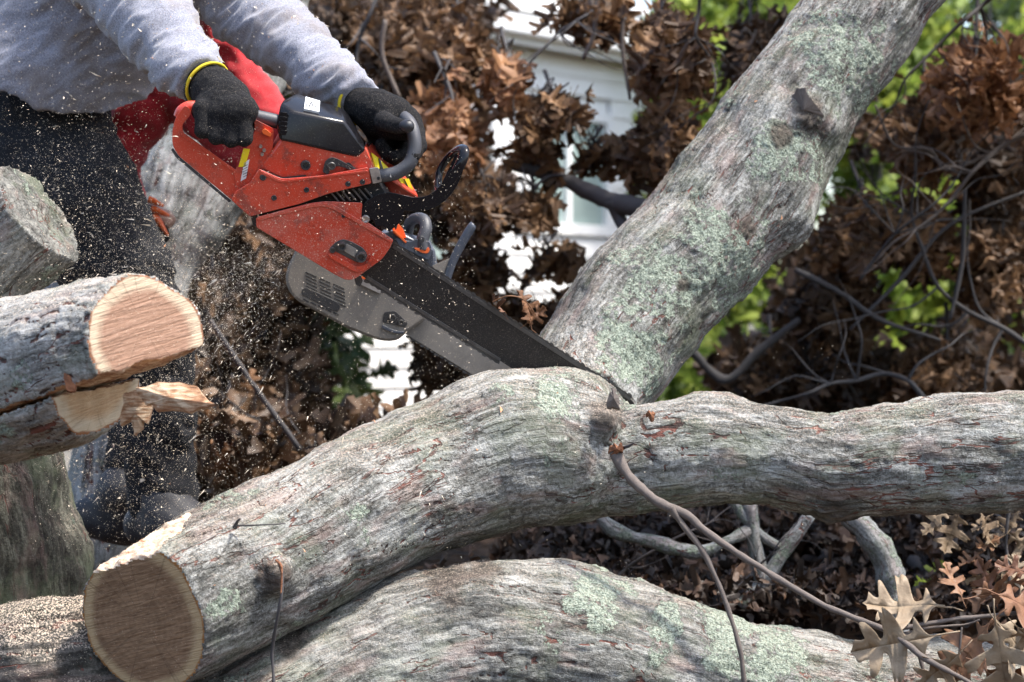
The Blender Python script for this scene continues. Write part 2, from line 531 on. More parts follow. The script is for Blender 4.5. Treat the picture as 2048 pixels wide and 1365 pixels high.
LTANB = leaf_mat('dry_leaf_russet', (.12, .05, .024), (.20, .09, .046), (.29, .16, .085), .2)
LGREEN = leaf_mat('green_leaf', (.06, .11, .02), (.18, .26, .045), (.42, .48, .08), .45)
LDGREEN = leaf_mat('dark_green_leaf', (.02, .035, .012), (.05, .08, .025), (.12, .16, .04), .25)
TWIG = plain('twig_bark', (.13, .105, .09), .75, var=.6, scale=55, bumpd=.002)
TWIGD = plain('twig_dark', (.06, .055, .055), .8, var=.3, scale=60)
TWIGP = plain('twig_pale', (.36, .35, .31), .8, var=.45, scale=45, bumpd=.003)
CHIP = plain('wood_chip', (.80, .68, .52), .8, var=.15)
CHIPO = plain('wood_chip_orange', (.62, .32, .17), .8, var=.2)
HWALL = plain('house_white_paint', (.90, .89, .86), .6, var=.03)
HTRIM = plain('house_trim_white', (.86, .86, .85), .5, var=.02)
HROOF = plain('roof_shingle', (.55, .55, .54), .9, var=.2)
HWIN = plain('window_teal', (.30, .38, .36), .2, var=.1)
HFND = plain('house_foundation', (.30, .29, .27), .9)
LITTER = None
m, b = mat('leaf_litter'); LITTER = m
P = b.pos()
vo = b.n('TexVoronoi', _Vector=P, _Scale=22.0)
c = b.ramp(b.n('SeparateColor', _0=vo.outputs['Color']).outputs[0], (.1, (.015, .009, .006)), (.5, (.04, .022, .012)), (.95, (.10, .055, .03)))
b.out(c, .9, bump=b.bump(vo.outputs['Distance'], .03, 1.0))

# ------------------------------------------------------------------ the setting: ground
def make_ground():
    xs = np.concatenate([np.linspace(-60, -6, 20), np.linspace(-5.5, 5.5, 80), np.linspace(6, 60, 20)])
    ys = np.concatenate([np.linspace(-20, 1, 10), np.linspace(1.2, 16, 110), np.linspace(17, 120, 20)])
    X, Y = np.meshgrid(xs, ys)
    P = np.stack([X.ravel(), Y.ravel(), np.zeros(X.size)], 1)
    z = .05 * fbm(P * .9, 3, 5) + .03 * fbm(P * 4, 3, 6)
    z += .26 * np.exp(-((P[:, 0] - .9) ** 2 / 1.2 + (P[:, 1] - 7.6) ** 2 / .7))
    P[:, 2] = z - .02 - .22 * (1 - sstep(4.6, 5.3, P[:, 1]))
    nx, ny = len(xs), len(ys)
    i = np.arange(nx * ny).reshape(ny, nx)
    F = np.stack([i[:-1, :-1], i[:-1, 1:], i[1:, 1:], i[1:, :-1]], -1).reshape(-1, 4)
    o = obj('ground', P, F, LITTER)
    tag(o, 'shaded ground covered with brown leaf litter', None, None, 'structure')
make_ground()

# ------------------------------------------------------------------ house
def make_house():
    A0 = np.array([.016, 13.0, 0]); D = np.array([.583, .813, 0]); Nn = np.array([.813, -.583, 0]); Z = np.array([0, 0, 1.0])
    L0, L1 = -4.2, 1.75
    mid = A0 + D * (L0 + L1) / 2
    h = thing('white_house', (mid[0], mid[1], 0), 'white clapboard house behind the trees, bright in the sun', 'house')
    ax = [D, Nn, Z]; L = L1 - L0
    def bx(name, s0, s1, n0, n1, z0, z1, m, par=h, bev=0):
        v, f = box(A0 + D * (s0 + s1) / 2 + Nn * (n0 + n1) / 2 + Z * (z0 + z1) / 2, s1 - s0, n1 - n0, z1 - z0, ax)
        return obj(name, v, f, m, par, smooth=False, bevel=bev)
    bx('wall', L0, L1, -3.0, -.012, .0, 2.16, HWALL)
    bx('foundation', L0, L1, -.2, .004, -.1, .12, HFND)
    wins = [(-2.9, -2.1, .9, 1.75), (-.95, -.3, .95, 1.6), (.10, .85, 1.20, 1.78)]
    me = None
    for k in range(20):
        z = .12 + k * .1
        segs = [(L0, L1)]
        for (a, c, z0, z1) in wins:
            if z + .1 > z0 - .06 and z < z1 + .06:
                segs = [q for s in segs for q in ([(s[0], a - .07), (c + .07, s[1])] if s[0] < a < s[1] else [s])]
        for s in segs:
            P0 = A0 + D * s[0]; P1 = A0 + D * s[1]
            pr = [(0.0, 0), (.022, 0), (.008, .103), (0, .103)]
            V = [P + Nn * n + Z * (z + q) for P in (P0, P1) for n, q in pr]
            obj('siding_board', V, [(0, 1, 2, 3), (7, 6, 5, 4), (1, 5, 6, 2), (0, 4, 5, 1), (3, 2, 6, 7)], HWALL, h, smooth=False)
    for (a, c, z0, z1) in wins:
        w = bx('window', a, c, -.008, .004, z0, z1, HWIN)
        for (s0, s1, q0, q1) in ((a - .07, a, z0 - .06, z1 + .06), (c, c + .07, z0 - .06, z1 + .06), (a, c, z1, z1 + .06), (a, c, z0 - .06, z0), ((a + c) / 2 - .02, (a + c) / 2 + .02, z0, z1)):
            bx('window_frame', s0, s1, .001, .035, q0, q1, HTRIM, w)
    bx('corner_board', L1 - .1, L1 + .01, -.01, .03, .1, 2.14, HTRIM)
    bx('corner_post', -.36, -.22, .03, .12, .1, 2.1, HTRIM)
    bx('soffit', L0 - .1, L1 + .2, -.01, .14, 2.14, 2.17, HTRIM)
    bx('fascia', L0 - .1, L1 + .2, .14, .165, 2.12, 2.26, HTRIM)
    bx('gutter', L0 - .1, L1 + .2, .166, .25, 2.16, 2.25, HTRIM, bev=.01)
    V = [A0 + D * s + Nn * n + Z * z for s in (L0 - .1, L1 + .2) for n, z in ((.18, 2.27), (-3.2, 3.9), (-3.2, 3.85), (.18, 2.22))]
    obj('roof', V, [(0, 1, 2, 3), (7, 6, 5, 4), (0, 4, 5, 1), (1, 5, 6, 2), (3, 2, 6, 7), (0, 3, 7, 4)], HROOF, h, smooth=False)
    for k in range(9):
        a, c = k / 9, (k + 1) / 9
        V = [A0 + D * s + Nn * (.19 - 3.36 * t) + Z * (2.285 + 1.62 * t + e) for s in (L0 - .1, L1 + .2) for t, e in ((a, .02), (c, .004), (a, 0))]
        obj('shingle_course', V, [(0, 1, 2), (5, 4, 3), (0, 3, 4, 1), (0, 2, 5, 3)], HROOF, h, smooth=False)
make_house()

# ------------------------------------------------------------------ leaves
OUT = [(0, .012), (.10, .02), (.17, .10), (.20, .21), (.245, .235), (.27, .15), (.285, .085), (.36, .08), (.41, .17), (.47, .36), (.53, .42), (.55, .37), (.60, .39),
       (.575, .22), (.585, .12), (.65, .09), (.70, .18), (.77, .30), (.82, .30), (.81, .20), (.80, .11), (.86, .09), (.91, .13), (.945, .12), (.96, .05), (1, .0)]
MID = [0, .10, .16, .19, .22, .25, .285, .36, .40, .44, .48, .51, .54, .57, .60, .65, .69, .72, .75, .78, .81, .86, .89, .92, .95, 1]
def leaf_geo(rs, size=1.0, detail=1, curl=1.0, simple=False):
    idx = list(range(len(OUT))) if not simple else [0, 2, 4, 6, 7, 9, 10, 12, 14, 15, 17, 19, 21, 23, 25]
    o = np.array([OUT[i] for i in idx]); mx = np.array([MID[i] for i in idx])
    o = o + rs.normal(0, .012, o.shape) * (o[:, 1:] > .03)
    if detail > 1:
        def up(a):
            t = np.arange(len(a)); tt = np.linspace(0, len(a) - 1, (len(a) - 1) * detail + 1)
            return np.interp(tt, t, a)
        o = catmull(np.c_[o, mx], detail); mx = np.maximum.accumulate(o[:, 2]); o = o[:, :2]
    n = len(o); rows = 3 if detail > 1 else 1
    V, F = [], []
    for side in (1, -1):
        base = len(V)
        for r in range(rows + 1):
            t = r / rows
            for i in range(n):
                V.append((mx[i] + (o[i, 0] - mx[i]) * t, side * o[i, 1] * t, 0))
        for r in range(rows):
            for i in range(n - 1):
                a = base + r * n + i
                q = (a, a + 1, a + 1 + n, a + n)
                F.append(q if side > 0 else q[::-1])
    V = np.array(V, float)
    x, y = V[:, 0].copy(), V[:, 1].copy()
    c1, c2, c3, tw = rs.uniform(-.5, .5) * curl, rs.uniform(.3, 1.6) * curl * rs.choice([1, 1, -1]), rs.uniform(-.5, .5) * curl, rs.uniform(-1.2, 1.2) * curl
    z = c1 * (x - .4) ** 2 + c2 * y * y + c3 * x * y + .05 * curl * np.sin(x * 9 + rs.uniform(0, 6)) * (.3 + abs(y) * 3) + .07 * curl * np.sin(abs(y) * 14 + x * 6)
    a = tw * (x - .3)
    V = np.stack([x, y * np.cos(a) - z * np.sin(a), y * np.sin(a) + z * np.cos(a)], 1)
    if detail > 1:   # raised midrib
        pass
    # petiole
    pv, pf = tube([(-.22, .02 * rs.normal(), .05 * rs.normal()), (-.1, 0, 0), (0, 0, 0), (.35 if detail > 1 else .02, 0, V[n // 3, 2] if detail > 1 else 0)], [.010, .009, .011, .006], 4 if detail == 1 else 6, False)
    V2, F2 = join([(V, F), (pv, pf)])
    return V2 * size, F2

rs = np.random.RandomState(3)
LEAVES = [leaf_geo(rs, 1, 1, 1.0) for _ in range(7)]
LSIMPLE = [leaf_geo(rs, 1, 1, 1.2, True) for _ in range(6)]
def leaf_meshes(m, name='leaf'):
    out = []
    for v, f in LEAVES:
        me = raw_mesh(name, v, f); me.materials.append(m); out.append(me)
    return out

def quadify(F):
    return np.array([f if len(f) == 4 else (f[0], f[1], f[2], f[2]) for f in F])

def leaf_mass(pos, size, rs, geos=LSIMPLE, down=.8):
    """one mesh of many leaves"""
    VV, FF, AA, off = [], [], [], 0
    pos = np.asarray(pos)
    gi = rs.randint(0, len(geos), len(pos))
    for g in range(len(geos)):
        p = pos[gi == g]
        if len(p) == 0: continue
        v, f = geos[g]; f = np.array([q for q in f if len(q) == 4])
        n = len(p)
        d = rs.normal(size=(n, 3)); d[:, 2] -= down * 2; d /= np.linalg.norm(d, axis=1)[:, None]
        t = rs.normal(size=(n, 3)); b_ = np.cross(d, t); b_ /= np.linalg.norm(b_, axis=1)[:, None]
        c_ = np.cross(d, b_)
        s = size * rs.uniform(.6, 1.25, n)
        M = np.stack([d, b_, c_], 1) * s[:, None, None]
        V = np.einsum('vk,nkj->nvj', v, M) + p[:, None]
        VV.append(V.reshape(-1, 3)); FF.append((f[None] + (np.arange(n) * len(v))[:, None, None]).reshape(-1, 4) + off)
        AA.append(np.repeat(rs.uniform(0, 1, n), len(v))); off += n * len(v)
    return np.vstack(VV), np.vstack(FF), np.concatenate(AA)

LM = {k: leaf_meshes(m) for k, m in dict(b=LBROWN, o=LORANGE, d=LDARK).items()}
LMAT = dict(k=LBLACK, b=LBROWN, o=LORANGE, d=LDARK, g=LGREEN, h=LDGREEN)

def spray(label, u, v, rx, ry, d, n, nm, tone, size=.086, name='dead_oak_branch', group='dead oak branches behind the logs', stem=True, fill=.8):
    rs = np.random.RandomState(int(u * 7 + v * 3) % 99991)
    top = at(u + rs.uniform(-.4, .4) * rx, v - ry * 1.5, d + .1)
    r = thing(name, top, label, 'branch', group)
    # twigs droop through the cluster
    parts = []
    ends = []
    main = catmull([top, at(u + rs.uniform(-.3, .3) * rx, v - .4 * ry, d), at(u + rs.uniform(-.4, .4) * rx, v + .6 * ry, d)], 7)
    parts.append(tube(main, np.linspace(.006, .002, len(main)), 5, False)); ends.append(main)
    for k in range(8):
        s_ = main[rs.randint(3, len(main) - 2)]
        e = s_ + np.array([rs.uniform(-.7, .7) * px(rx, d), rs.uniform(-.15, .15), -rs.uniform(0, .7) * px(ry, d)])
        pth = catmull([s_, (s_ + e) / 2 + rs.normal(0, .02, 3) + np.array([0, 0, .02]), e], 5)
        parts.append(tube(pth, np.linspace(.003, .0013, len(pth)), 4, False))
        ends.append(pth)
    V, F = join(parts)
    obj('twig', V, F, TWIGD, r)
    A = np.vstack(ends)
    def spots(k):
        # clumps gather round the twigs
        q = rs.normal(size=(k, 3)); q /= np.linalg.norm(q, axis=1)[:, None]
        q *= rs.uniform(0, 1, (k, 1)) ** (1 / 2.2)
        cl = np.array([at(u + a * rx * fill, v + c * ry * fill, d + e * .3) for a, c, e in rs.uniform(-1, 1, (9, 3)) if a * a + c * c < 1.1])
        base = np.array([at(u + a * rx, v + c * ry, d + e * .32) for a, c, e in q])
        t = rs.uniform(0, 1, (k, 1)) ** 1.0 * .55
        w = cl[rs.randint(0, len(cl), k)]
        return base * (1 - t) + w * t
    L = LM[tone]
    for p in spots(n):
        o = bpy.data.objects.new('leaf', L[rs.randint(len(L))])
        C.objects.link(o); o.parent = r
        o.location = p - top
        dvec = Vector((rs.normal() * .7, rs.normal() * .7, -1.0 + rs.normal() * .5))
        q = dvec.to_track_quat('X', 'Z') @ Euler((rs.uniform(0, 6.28), 0, 0)).to_quaternion()
        o.rotation_euler = q.to_euler()
        s = size * rs.uniform(.6, 1.4); o.scale = (s, s, s)
    nm = int(nm * 1.25)
    if nm:
        V, F, Aa = leaf_mass(spots(nm) + np.array([0, .12, 0]), size, rs)
        o = obj('leaves', V, F, LMAT[tone], r, attrs={'rnd': ('FLOAT', Aa)}); o['kind'] = 'stuff'
    return r

SPR = [
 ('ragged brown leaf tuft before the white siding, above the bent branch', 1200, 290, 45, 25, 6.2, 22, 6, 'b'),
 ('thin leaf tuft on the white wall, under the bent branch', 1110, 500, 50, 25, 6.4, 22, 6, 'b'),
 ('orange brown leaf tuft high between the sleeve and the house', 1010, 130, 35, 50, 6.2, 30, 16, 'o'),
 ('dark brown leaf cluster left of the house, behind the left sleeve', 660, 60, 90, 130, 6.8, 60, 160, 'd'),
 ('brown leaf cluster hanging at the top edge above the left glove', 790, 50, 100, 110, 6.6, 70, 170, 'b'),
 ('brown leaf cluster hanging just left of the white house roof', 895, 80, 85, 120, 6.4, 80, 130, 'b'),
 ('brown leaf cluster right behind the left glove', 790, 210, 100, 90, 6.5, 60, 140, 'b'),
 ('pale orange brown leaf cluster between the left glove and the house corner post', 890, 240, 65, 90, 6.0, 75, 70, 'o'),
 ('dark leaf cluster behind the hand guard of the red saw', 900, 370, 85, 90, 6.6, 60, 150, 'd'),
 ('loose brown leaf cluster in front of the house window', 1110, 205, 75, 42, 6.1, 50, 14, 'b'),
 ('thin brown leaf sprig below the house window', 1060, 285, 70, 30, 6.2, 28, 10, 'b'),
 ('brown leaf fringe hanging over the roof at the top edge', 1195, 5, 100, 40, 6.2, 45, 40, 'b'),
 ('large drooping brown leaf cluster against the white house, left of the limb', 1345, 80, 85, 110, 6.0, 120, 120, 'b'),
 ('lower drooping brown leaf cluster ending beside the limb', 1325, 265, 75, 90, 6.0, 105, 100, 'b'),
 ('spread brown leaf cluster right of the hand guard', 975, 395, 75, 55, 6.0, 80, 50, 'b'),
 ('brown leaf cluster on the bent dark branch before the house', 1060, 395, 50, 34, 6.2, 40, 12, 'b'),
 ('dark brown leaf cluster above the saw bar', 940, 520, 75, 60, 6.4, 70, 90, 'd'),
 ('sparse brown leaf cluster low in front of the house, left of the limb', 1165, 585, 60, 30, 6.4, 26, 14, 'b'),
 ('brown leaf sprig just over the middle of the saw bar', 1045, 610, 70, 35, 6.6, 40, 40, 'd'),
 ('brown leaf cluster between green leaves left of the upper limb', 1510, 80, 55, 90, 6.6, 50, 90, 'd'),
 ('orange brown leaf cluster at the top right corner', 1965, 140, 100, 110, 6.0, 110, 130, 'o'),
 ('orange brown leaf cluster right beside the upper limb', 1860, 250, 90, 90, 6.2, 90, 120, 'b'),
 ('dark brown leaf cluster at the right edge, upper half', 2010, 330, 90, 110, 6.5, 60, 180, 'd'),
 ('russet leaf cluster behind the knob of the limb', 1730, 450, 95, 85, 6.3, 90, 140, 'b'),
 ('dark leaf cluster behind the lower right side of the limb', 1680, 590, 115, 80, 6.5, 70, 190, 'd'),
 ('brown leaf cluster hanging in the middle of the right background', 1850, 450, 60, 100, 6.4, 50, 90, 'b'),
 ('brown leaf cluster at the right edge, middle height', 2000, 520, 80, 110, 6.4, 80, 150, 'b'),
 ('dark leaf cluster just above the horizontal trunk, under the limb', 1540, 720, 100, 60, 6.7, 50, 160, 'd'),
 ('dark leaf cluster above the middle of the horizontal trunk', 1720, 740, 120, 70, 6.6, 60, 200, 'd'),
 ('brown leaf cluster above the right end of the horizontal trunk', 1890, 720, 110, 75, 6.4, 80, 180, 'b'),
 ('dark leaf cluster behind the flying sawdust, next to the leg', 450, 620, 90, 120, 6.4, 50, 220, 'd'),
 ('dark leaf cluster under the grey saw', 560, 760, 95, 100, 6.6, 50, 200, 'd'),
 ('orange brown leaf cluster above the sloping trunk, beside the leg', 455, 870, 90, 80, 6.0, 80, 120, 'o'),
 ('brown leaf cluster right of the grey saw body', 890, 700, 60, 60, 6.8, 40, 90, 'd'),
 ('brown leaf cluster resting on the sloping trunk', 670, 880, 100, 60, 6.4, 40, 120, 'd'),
]
for s in SPR:
    spray(s[0], *s[1:])

def brush(name, label, regions, tone, size, cat='brush', kind='stuff'):
    rs = np.random.RandomState(len(label) * 131 % 997)
    pts = []
    for (u, v, rx, ry, d0, d1, n) in regions:
        k = 0
        cl = rs.uniform(-1, 1, (24, 2)); cd = rs.uniform(d0, d1, 24)
        for _ in range(n):
            j = rs.randint(24)
            a = cl[j] + rs.normal(0, .17, 2)
            if abs(a[0]) > 1.05 or abs(a[1]) > 1.05: continue
            pts.append(at(u + a[0] * rx, v + a[1] * ry, cd[j] + rs.normal(0, .15)))
    V, F, A = leaf_mass(pts, size, rs, down=.2)
    o = obj(name, V, F, LMAT[tone], None, attrs={'rnd': ('FLOAT', A)})
    c = V.mean(0); c[2] = V[:, 2].min()
    rebase(o, c)
    tag(o, label, cat, None, kind)
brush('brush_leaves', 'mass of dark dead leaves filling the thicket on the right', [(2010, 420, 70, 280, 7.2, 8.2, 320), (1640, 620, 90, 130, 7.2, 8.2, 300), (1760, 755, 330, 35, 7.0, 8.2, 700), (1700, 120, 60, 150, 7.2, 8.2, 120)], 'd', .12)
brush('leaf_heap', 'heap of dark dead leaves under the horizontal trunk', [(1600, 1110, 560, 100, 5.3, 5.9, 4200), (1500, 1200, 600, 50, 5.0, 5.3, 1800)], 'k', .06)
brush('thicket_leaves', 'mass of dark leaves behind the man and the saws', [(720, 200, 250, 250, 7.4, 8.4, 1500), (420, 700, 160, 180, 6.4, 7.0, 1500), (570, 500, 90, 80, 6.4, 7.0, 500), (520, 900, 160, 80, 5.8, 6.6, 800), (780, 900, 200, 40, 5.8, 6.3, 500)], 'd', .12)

def crown():  # unseen oak foliage, added above the view to shade ground and leaves behind
    rs = np.random.RandomState(5); pts = []
    cl = np.stack([rs.uniform(.5, 3.8, 60), rs.uniform(5.1, 8.6, 60), rs.uniform(0, 1, 60)], 1)
    cl = np.vstack([cl, np.stack([rs.uniform(.5, 3.2, 26), rs.uniform(4.8, 5.2, 26), rs.uniform(0, 1, 26)], 1)])
    for k in range(6400):
        c_ = cl[rs.randint(86)] + np.array([*rs.normal(0, .24, 2), 0])
        y = max(c_[1], 4.75); ztop = CAMZ + 682.5 * K * y
        pts.append((c_[0], y, ztop + .14 + rs.uniform(0, .55)))
    root = thing('added_shade_crown', at(1900, -300, 6.5), 'unseen dead oak crown added above the top edge to shade the background', 'tree', None, 'thing')
    V, F, A = leaf_mass(pts, .11, rs); o = obj('leaves', V, F, LBROWN, root, attrs={'rnd': ('FLOAT', A)}); o['kind'] = 'stuff'
    st_ = []
    for k in range(14):
        a = np.array([4.4, 7.6, 2.6]) + rs.normal(0, .2, 3); e = np.array([*cl[rs.randint(60)][:2], 0]); e[2] = CAMZ + 682.5 * K * e[1] + .35
        p_ = catmull([a, (a + e) / 2 + rs.normal(0, .1, 3) + np.array([0, 0, .15]), e], 7); st_.append(tube(p_, np.linspace(.03, .006, len(p_)), 6, False))
    V, F = join(st_); obj('limb', V, F, TWIGD, root)
crown()
def green(label, u, v, rx, ry, d, n, tone, size=.13):
    rs = np.random.RandomState(int(u + v * 5))
    base = at(u, v + ry, d); base[2] = 0
    r = thing('green_shrub', base, label, 'shrub', 'green shrubs and trees behind')
    stems = []
    for k in range(5):
        e = at(u + rs.uniform(-.7, .7) * rx, v - rs.uniform(-.2, .8) * ry, d + rs.uniform(-.3, .3))
        p = catmull([base, (base + e) / 2 + rs.normal(0, .08, 3), e], 6)
        stems.append(tube(p, np.linspace(.03, .006, len(p)), 6, False))
    V, F = join(stems); obj('stem', V, F, TWIGD, r)
    cl = rs.uniform(-1, 1, (18, 3)); pts = []
    for _ in range(n):
        a = cl[rs.randint(18)] + rs.normal(0, .17, 3)
        pts.append(at(u + a[0] * rx, v + a[1] * ry, d + a[2] * .6))
    V, F, A = leaf_mass(pts, size, rs, down=.1)
    o = obj('foliage', V, F, LMAT[tone], r, attrs={'rnd': ('FLOAT', A)}); o['kind'] = 'stuff'
green('green bush seen between the house and the upper limb', 1470, 120, 110, 260, 10.5, 1100, 'g')
green('green bush behind the lower left side of the limb', 1420, 420, 130, 200, 10, 500, 'g')
green('yellow green shrub right of the upper limb', 1780, 330, 120, 220, 10.5, 1100, 'g')
green('green shrub in the top right background', 1920, 80, 140, 150, 11, 900, 'g')
green('light green shrub in the right background, above the trunk', 1900, 580, 150, 180, 10, 1200, 'g')
green('yellow green bush low behind the horizontal trunk', 1560, 760, 220, 70, 9, 800, 'g')
green('dark evergreen far behind the right side', 1700, 200, 320, 420, 14, 1300, 'g', .16)
green('dark evergreen far behind on the extreme right', 2080, 480, 180, 420, 13.5, 1800, 'h', .18)
green('dark shrub at the foot of the house wall', 520, 760, 150, 150, 8, 900, 'h', .14)
green('dark tree left of the house, behind the sleeves', 640, 140, 170, 240, 11.0, 1500, 'h', .15)
green('bright green sprig glowing under the trunk end', 1860, 1175, 30, 22, 5.6, 22, 'g', .05)

# ------------------------------------------------------------------ background branches
def tube_bc(V, C_, n):
    s_ = np.concatenate([[0], np.cumsum(np.linalg.norm(np.diff(C_, axis=0), axis=1))])
    q = (V - np.repeat(C_, n, 0)); z = np.zeros(len(V))
    bc = np.stack([np.repeat(s_, n), q[:, 1], q[:, 2] + q[:, 0] * .7], 1)
    return {'bc': ('FLOAT_VECTOR', bc), 'crack': ('FLOAT', z), 'lichen': ('FLOAT', .35 + .8 * noise(V * 12, 6)), 'dark': ('FLOAT', z)}
def bbranch(label, pts, m, name='dead_branch', side=()):
    P = np.array([at(p[0], p[1], p[2]) for p in pts]); r = np.array([px(p[3], p[2]) for p in pts])
    Q = catmull(np.c_[P, r], 7)
    n = fbm(Q[:, :3] * 14, 2, 3)
    V, F = tube(Q[:, :3], Q[:, 3] * (1 + .25 * n), 12)
    V = V + .16 * Q[:, 3].mean() * fbm(V * 40, 3, 4)[:, None] * np.array([1, 1, 1])
    o = obj(name, V, F, m, None, attrs=tube_bc(V, Q[:, :3], 12))
    base = V[V[:, 2].argmin()]
    rebase(o, base)
    for s in side:
        P = np.array([at(p[0], p[1], p[2]) for p in s]); rr = np.array([px(p[3], p[2]) for p in s])
        Q = catmull(np.c_[P, rr], 7)
        V, F = tube(Q[:, :3], Q[:, 3], 8)
        obj('side_branch', V, F, m, o, attrs=tube_bc(V, Q[:, :3], 8))
    tag(o, label, 'branch', None)
    return o
bbranch('dark bent branch with a fork, against the white house', [(1020, 330, 6.1, 12), (1110, 352, 6.1, 14), (1180, 385, 6.0, 18), (1240, 408, 5.9, 19), (1330, 425, 5.8, 20)], TWIGD,
        side=[[(1225, 400, 5.9, 16), (1243, 445, 5.9, 13), (1275, 490, 5.8, 15), (1300, 530, 5.8, 14)]])
bbranch('pale sagging branch under the horizontal trunk', [(1190, 1020, 4.9, 10), (1230, 1062, 4.9, 14), (1310, 1085, 4.9, 15), (1390, 1105, 4.9, 13), (1450, 1085, 4.9, 12), (1500, 1060, 4.92, 11)], BARKP)
bbranch('grey forked branch rising in the gap under the trunk', [(1480, 1215, 4.92, 14), (1530, 1160, 4.92, 12), (1570, 1100, 4.92, 15), (1620, 1030, 4.92, 12)], BARKP,
        side=[[(1560, 1095, 4.92, 9), (1520, 1070, 4.92, 10), (1485, 1030, 4.92, 10), (1460, 990, 4.92, 9)], [(1525, 1165, 4.92, 16), (1510, 1090, 4.92, 15), (1500, 1010, 4.92, 14)]])
bbranch('thick lichened branch dropping behind the trunk knot', [(1690, 1020, 4.85, 24), (1740, 1070, 4.85, 26), (1775, 1130, 4.85, 26), (1790, 1210, 4.85, 23), (1800, 1280, 4.85, 22)], BARKP)
bbranch('short mossy log lying beyond the lichened log', [(1480, 1248, 5.2, 18), (1600, 1236, 5.2, 22), (1760, 1262, 5.2, 24)], BARKP)
bbranch('thin dark branch slanting down right of the limb', [(1590, 540, 6.0, 6), (1680, 585, 6.0, 6), (1760, 640, 6.0, 5), (1880, 680, 6.1, 3)], TWIGD)
bbranch('long thin dark twig crossing the right background', [(1700, 660, 6, 3), (1800, 560, 6, 4.5), (1900, 450, 6, 4), (2060, 380, 6, 3)], TWIGD)
bbranch('grey crooked twig at the right, between brown leaves', [(1750, 210, 5.9, 2.5), (1790, 290, 5.9, 3.5), (1860, 300, 5.9, 4.5), (1895, 340, 5.9, 4), (1990, 300, 5.9, 3), (2060, 250, 5.9, 2.5)], TWIG)
bbranch('dark branch crossing behind the trunk, right of the fork', [(1380, 700, 6.4, 9), (1450, 760, 6.4, 9), (1520, 700, 6.4, 8), (1600, 640, 6.4, 7)], TWIGD)
bbranch('blurred grey branch in the sawdust under the grey saw', [(650, 620, 6.8, 9), (610, 690, 6.8, 11), (580, 760, 6.8, 12), (560, 860, 6.8, 12)], TWIG)
bbranch('thin grey twig hanging near the top, over the roof', [(1180, -10, 6, 5), (1190, 60, 6, 5), (1165, 120, 6, 4)], TWIG)
bbranch('hanging twig over the house, left of the large leaf cluster', [(1250, -10, 6, 4), (1245, 90, 6, 4), (1260, 200, 6, 3)], TWIG)
bbranch('curved grey twig behind the left glove', [(770, 40, 6, 5), (765, 110, 6, 5), (800, 200, 6, 4)], TWIG)
bbranch('dark diagonal twig beside the leg, behind the sawdust', [(420, 640, 5.4, 5), (500, 760, 5.4, 5), (600, 900, 5.4, 5)], TWIGD)
bbranch('dark drooping twig against the right leaves', [(1930, 380, 6, 4), (1925, 520, 6, 5), (1900, 640, 6, 4)], TWIGD)

def twiggy(label, u, v, a, L, d, r, seed, m=None):
    rs = np.random.RandomState(seed); m = m or TWIGD
    def wander(p, a, L, r, n=6):
        out = [(*p, r)]
        for k in range(n):
            a += rs.normal(0, .28); p = (p[0] + math.cos(a) * L / n, p[1] + math.sin(a) * L / n, p[2] + rs.normal(0, .03)); out.append((*p, r * (1 - .75 * (k + 1) / n)))
        return out, a
    main, _ = wander((u, v, d), a, L, r, 8)
    o = None
    def mk(path, par):
        P = np.array([at(*q[:3]) for q in path]); rr = np.array([px(q[3], q[2]) for q in path])
        Q = catmull(np.c_[P, rr], 4); V, F = tube(Q[:, :3], Q[:, 3] * (1 + .2 * noise(Q[:, :3] * 60, 3)), 6)
        return obj('dead_branch' if par is None else 'side_branch', V, F, m, par)
    o = mk(main, None); base = at(*main[0][:3]); rebase(o, base)
    for k in range(7):
        i = rs.randint(1, 7); q = main[i]
        sub, _ = wander(q[:3], a + rs.choice([-1, 1]) * rs.uniform(.4, 1.1), L * rs.uniform(.25, .55), q[3] * .65, 5)
        mk(sub, o)
    tag(o, label, 'branch')
twiggy('dark twiggy branch spreading left in the right background, under the limb', 2070, 700, math.radians(188), 620, 6.1, 6, 1)
twiggy('dark twiggy branch climbing behind the horizontal trunk, right half', 1850, 800, math.radians(235), 420, 5.9, 6, 2)
twiggy('bare dark branch falling across the top right leaves', 2000, -20, math.radians(110), 420, 5.9, 5, 3)
twiggy('grey twiggy branch reaching in from the right edge, upper half', 2080, 260, math.radians(160), 430, 5.8, 6, 4, TWIG)
twiggy('dark drooping twigs over the house window', 1200, -20, math.radians(100), 330, 6.0, 4, 5)
twiggy('dark drooping twigs through the large leaf cluster', 1400, -20, math.radians(98), 380, 5.8, 4, 6)
twiggy('dark twigs hanging behind the left sleeve', 760, -20, math.radians(85), 420, 6.2, 4.5, 7)
twiggy('dark twigs fanning out right of the hand guard', 1130, 350, math.radians(172), 260, 6.0, 4, 8)
twiggy('thin dark twigs in the sawdust above the sloping trunk', 640, 930, math.radians(235), 380, 5.8, 4, 9)
twiggy('thin pale twigs under the horizontal trunk, left of the knot', 1180, 1180, math.radians(-40), 360, 4.95, 4, 10, TWIG)
twiggy('thin dark twigs behind the forked pale branch', 1400, 1230, math.radians(-60), 300, 5.0, 4, 11)
twiggy('fine dark twigs right of the upper limb', 1720, 560, math.radians(-62), 460, 5.9, 4, 12)
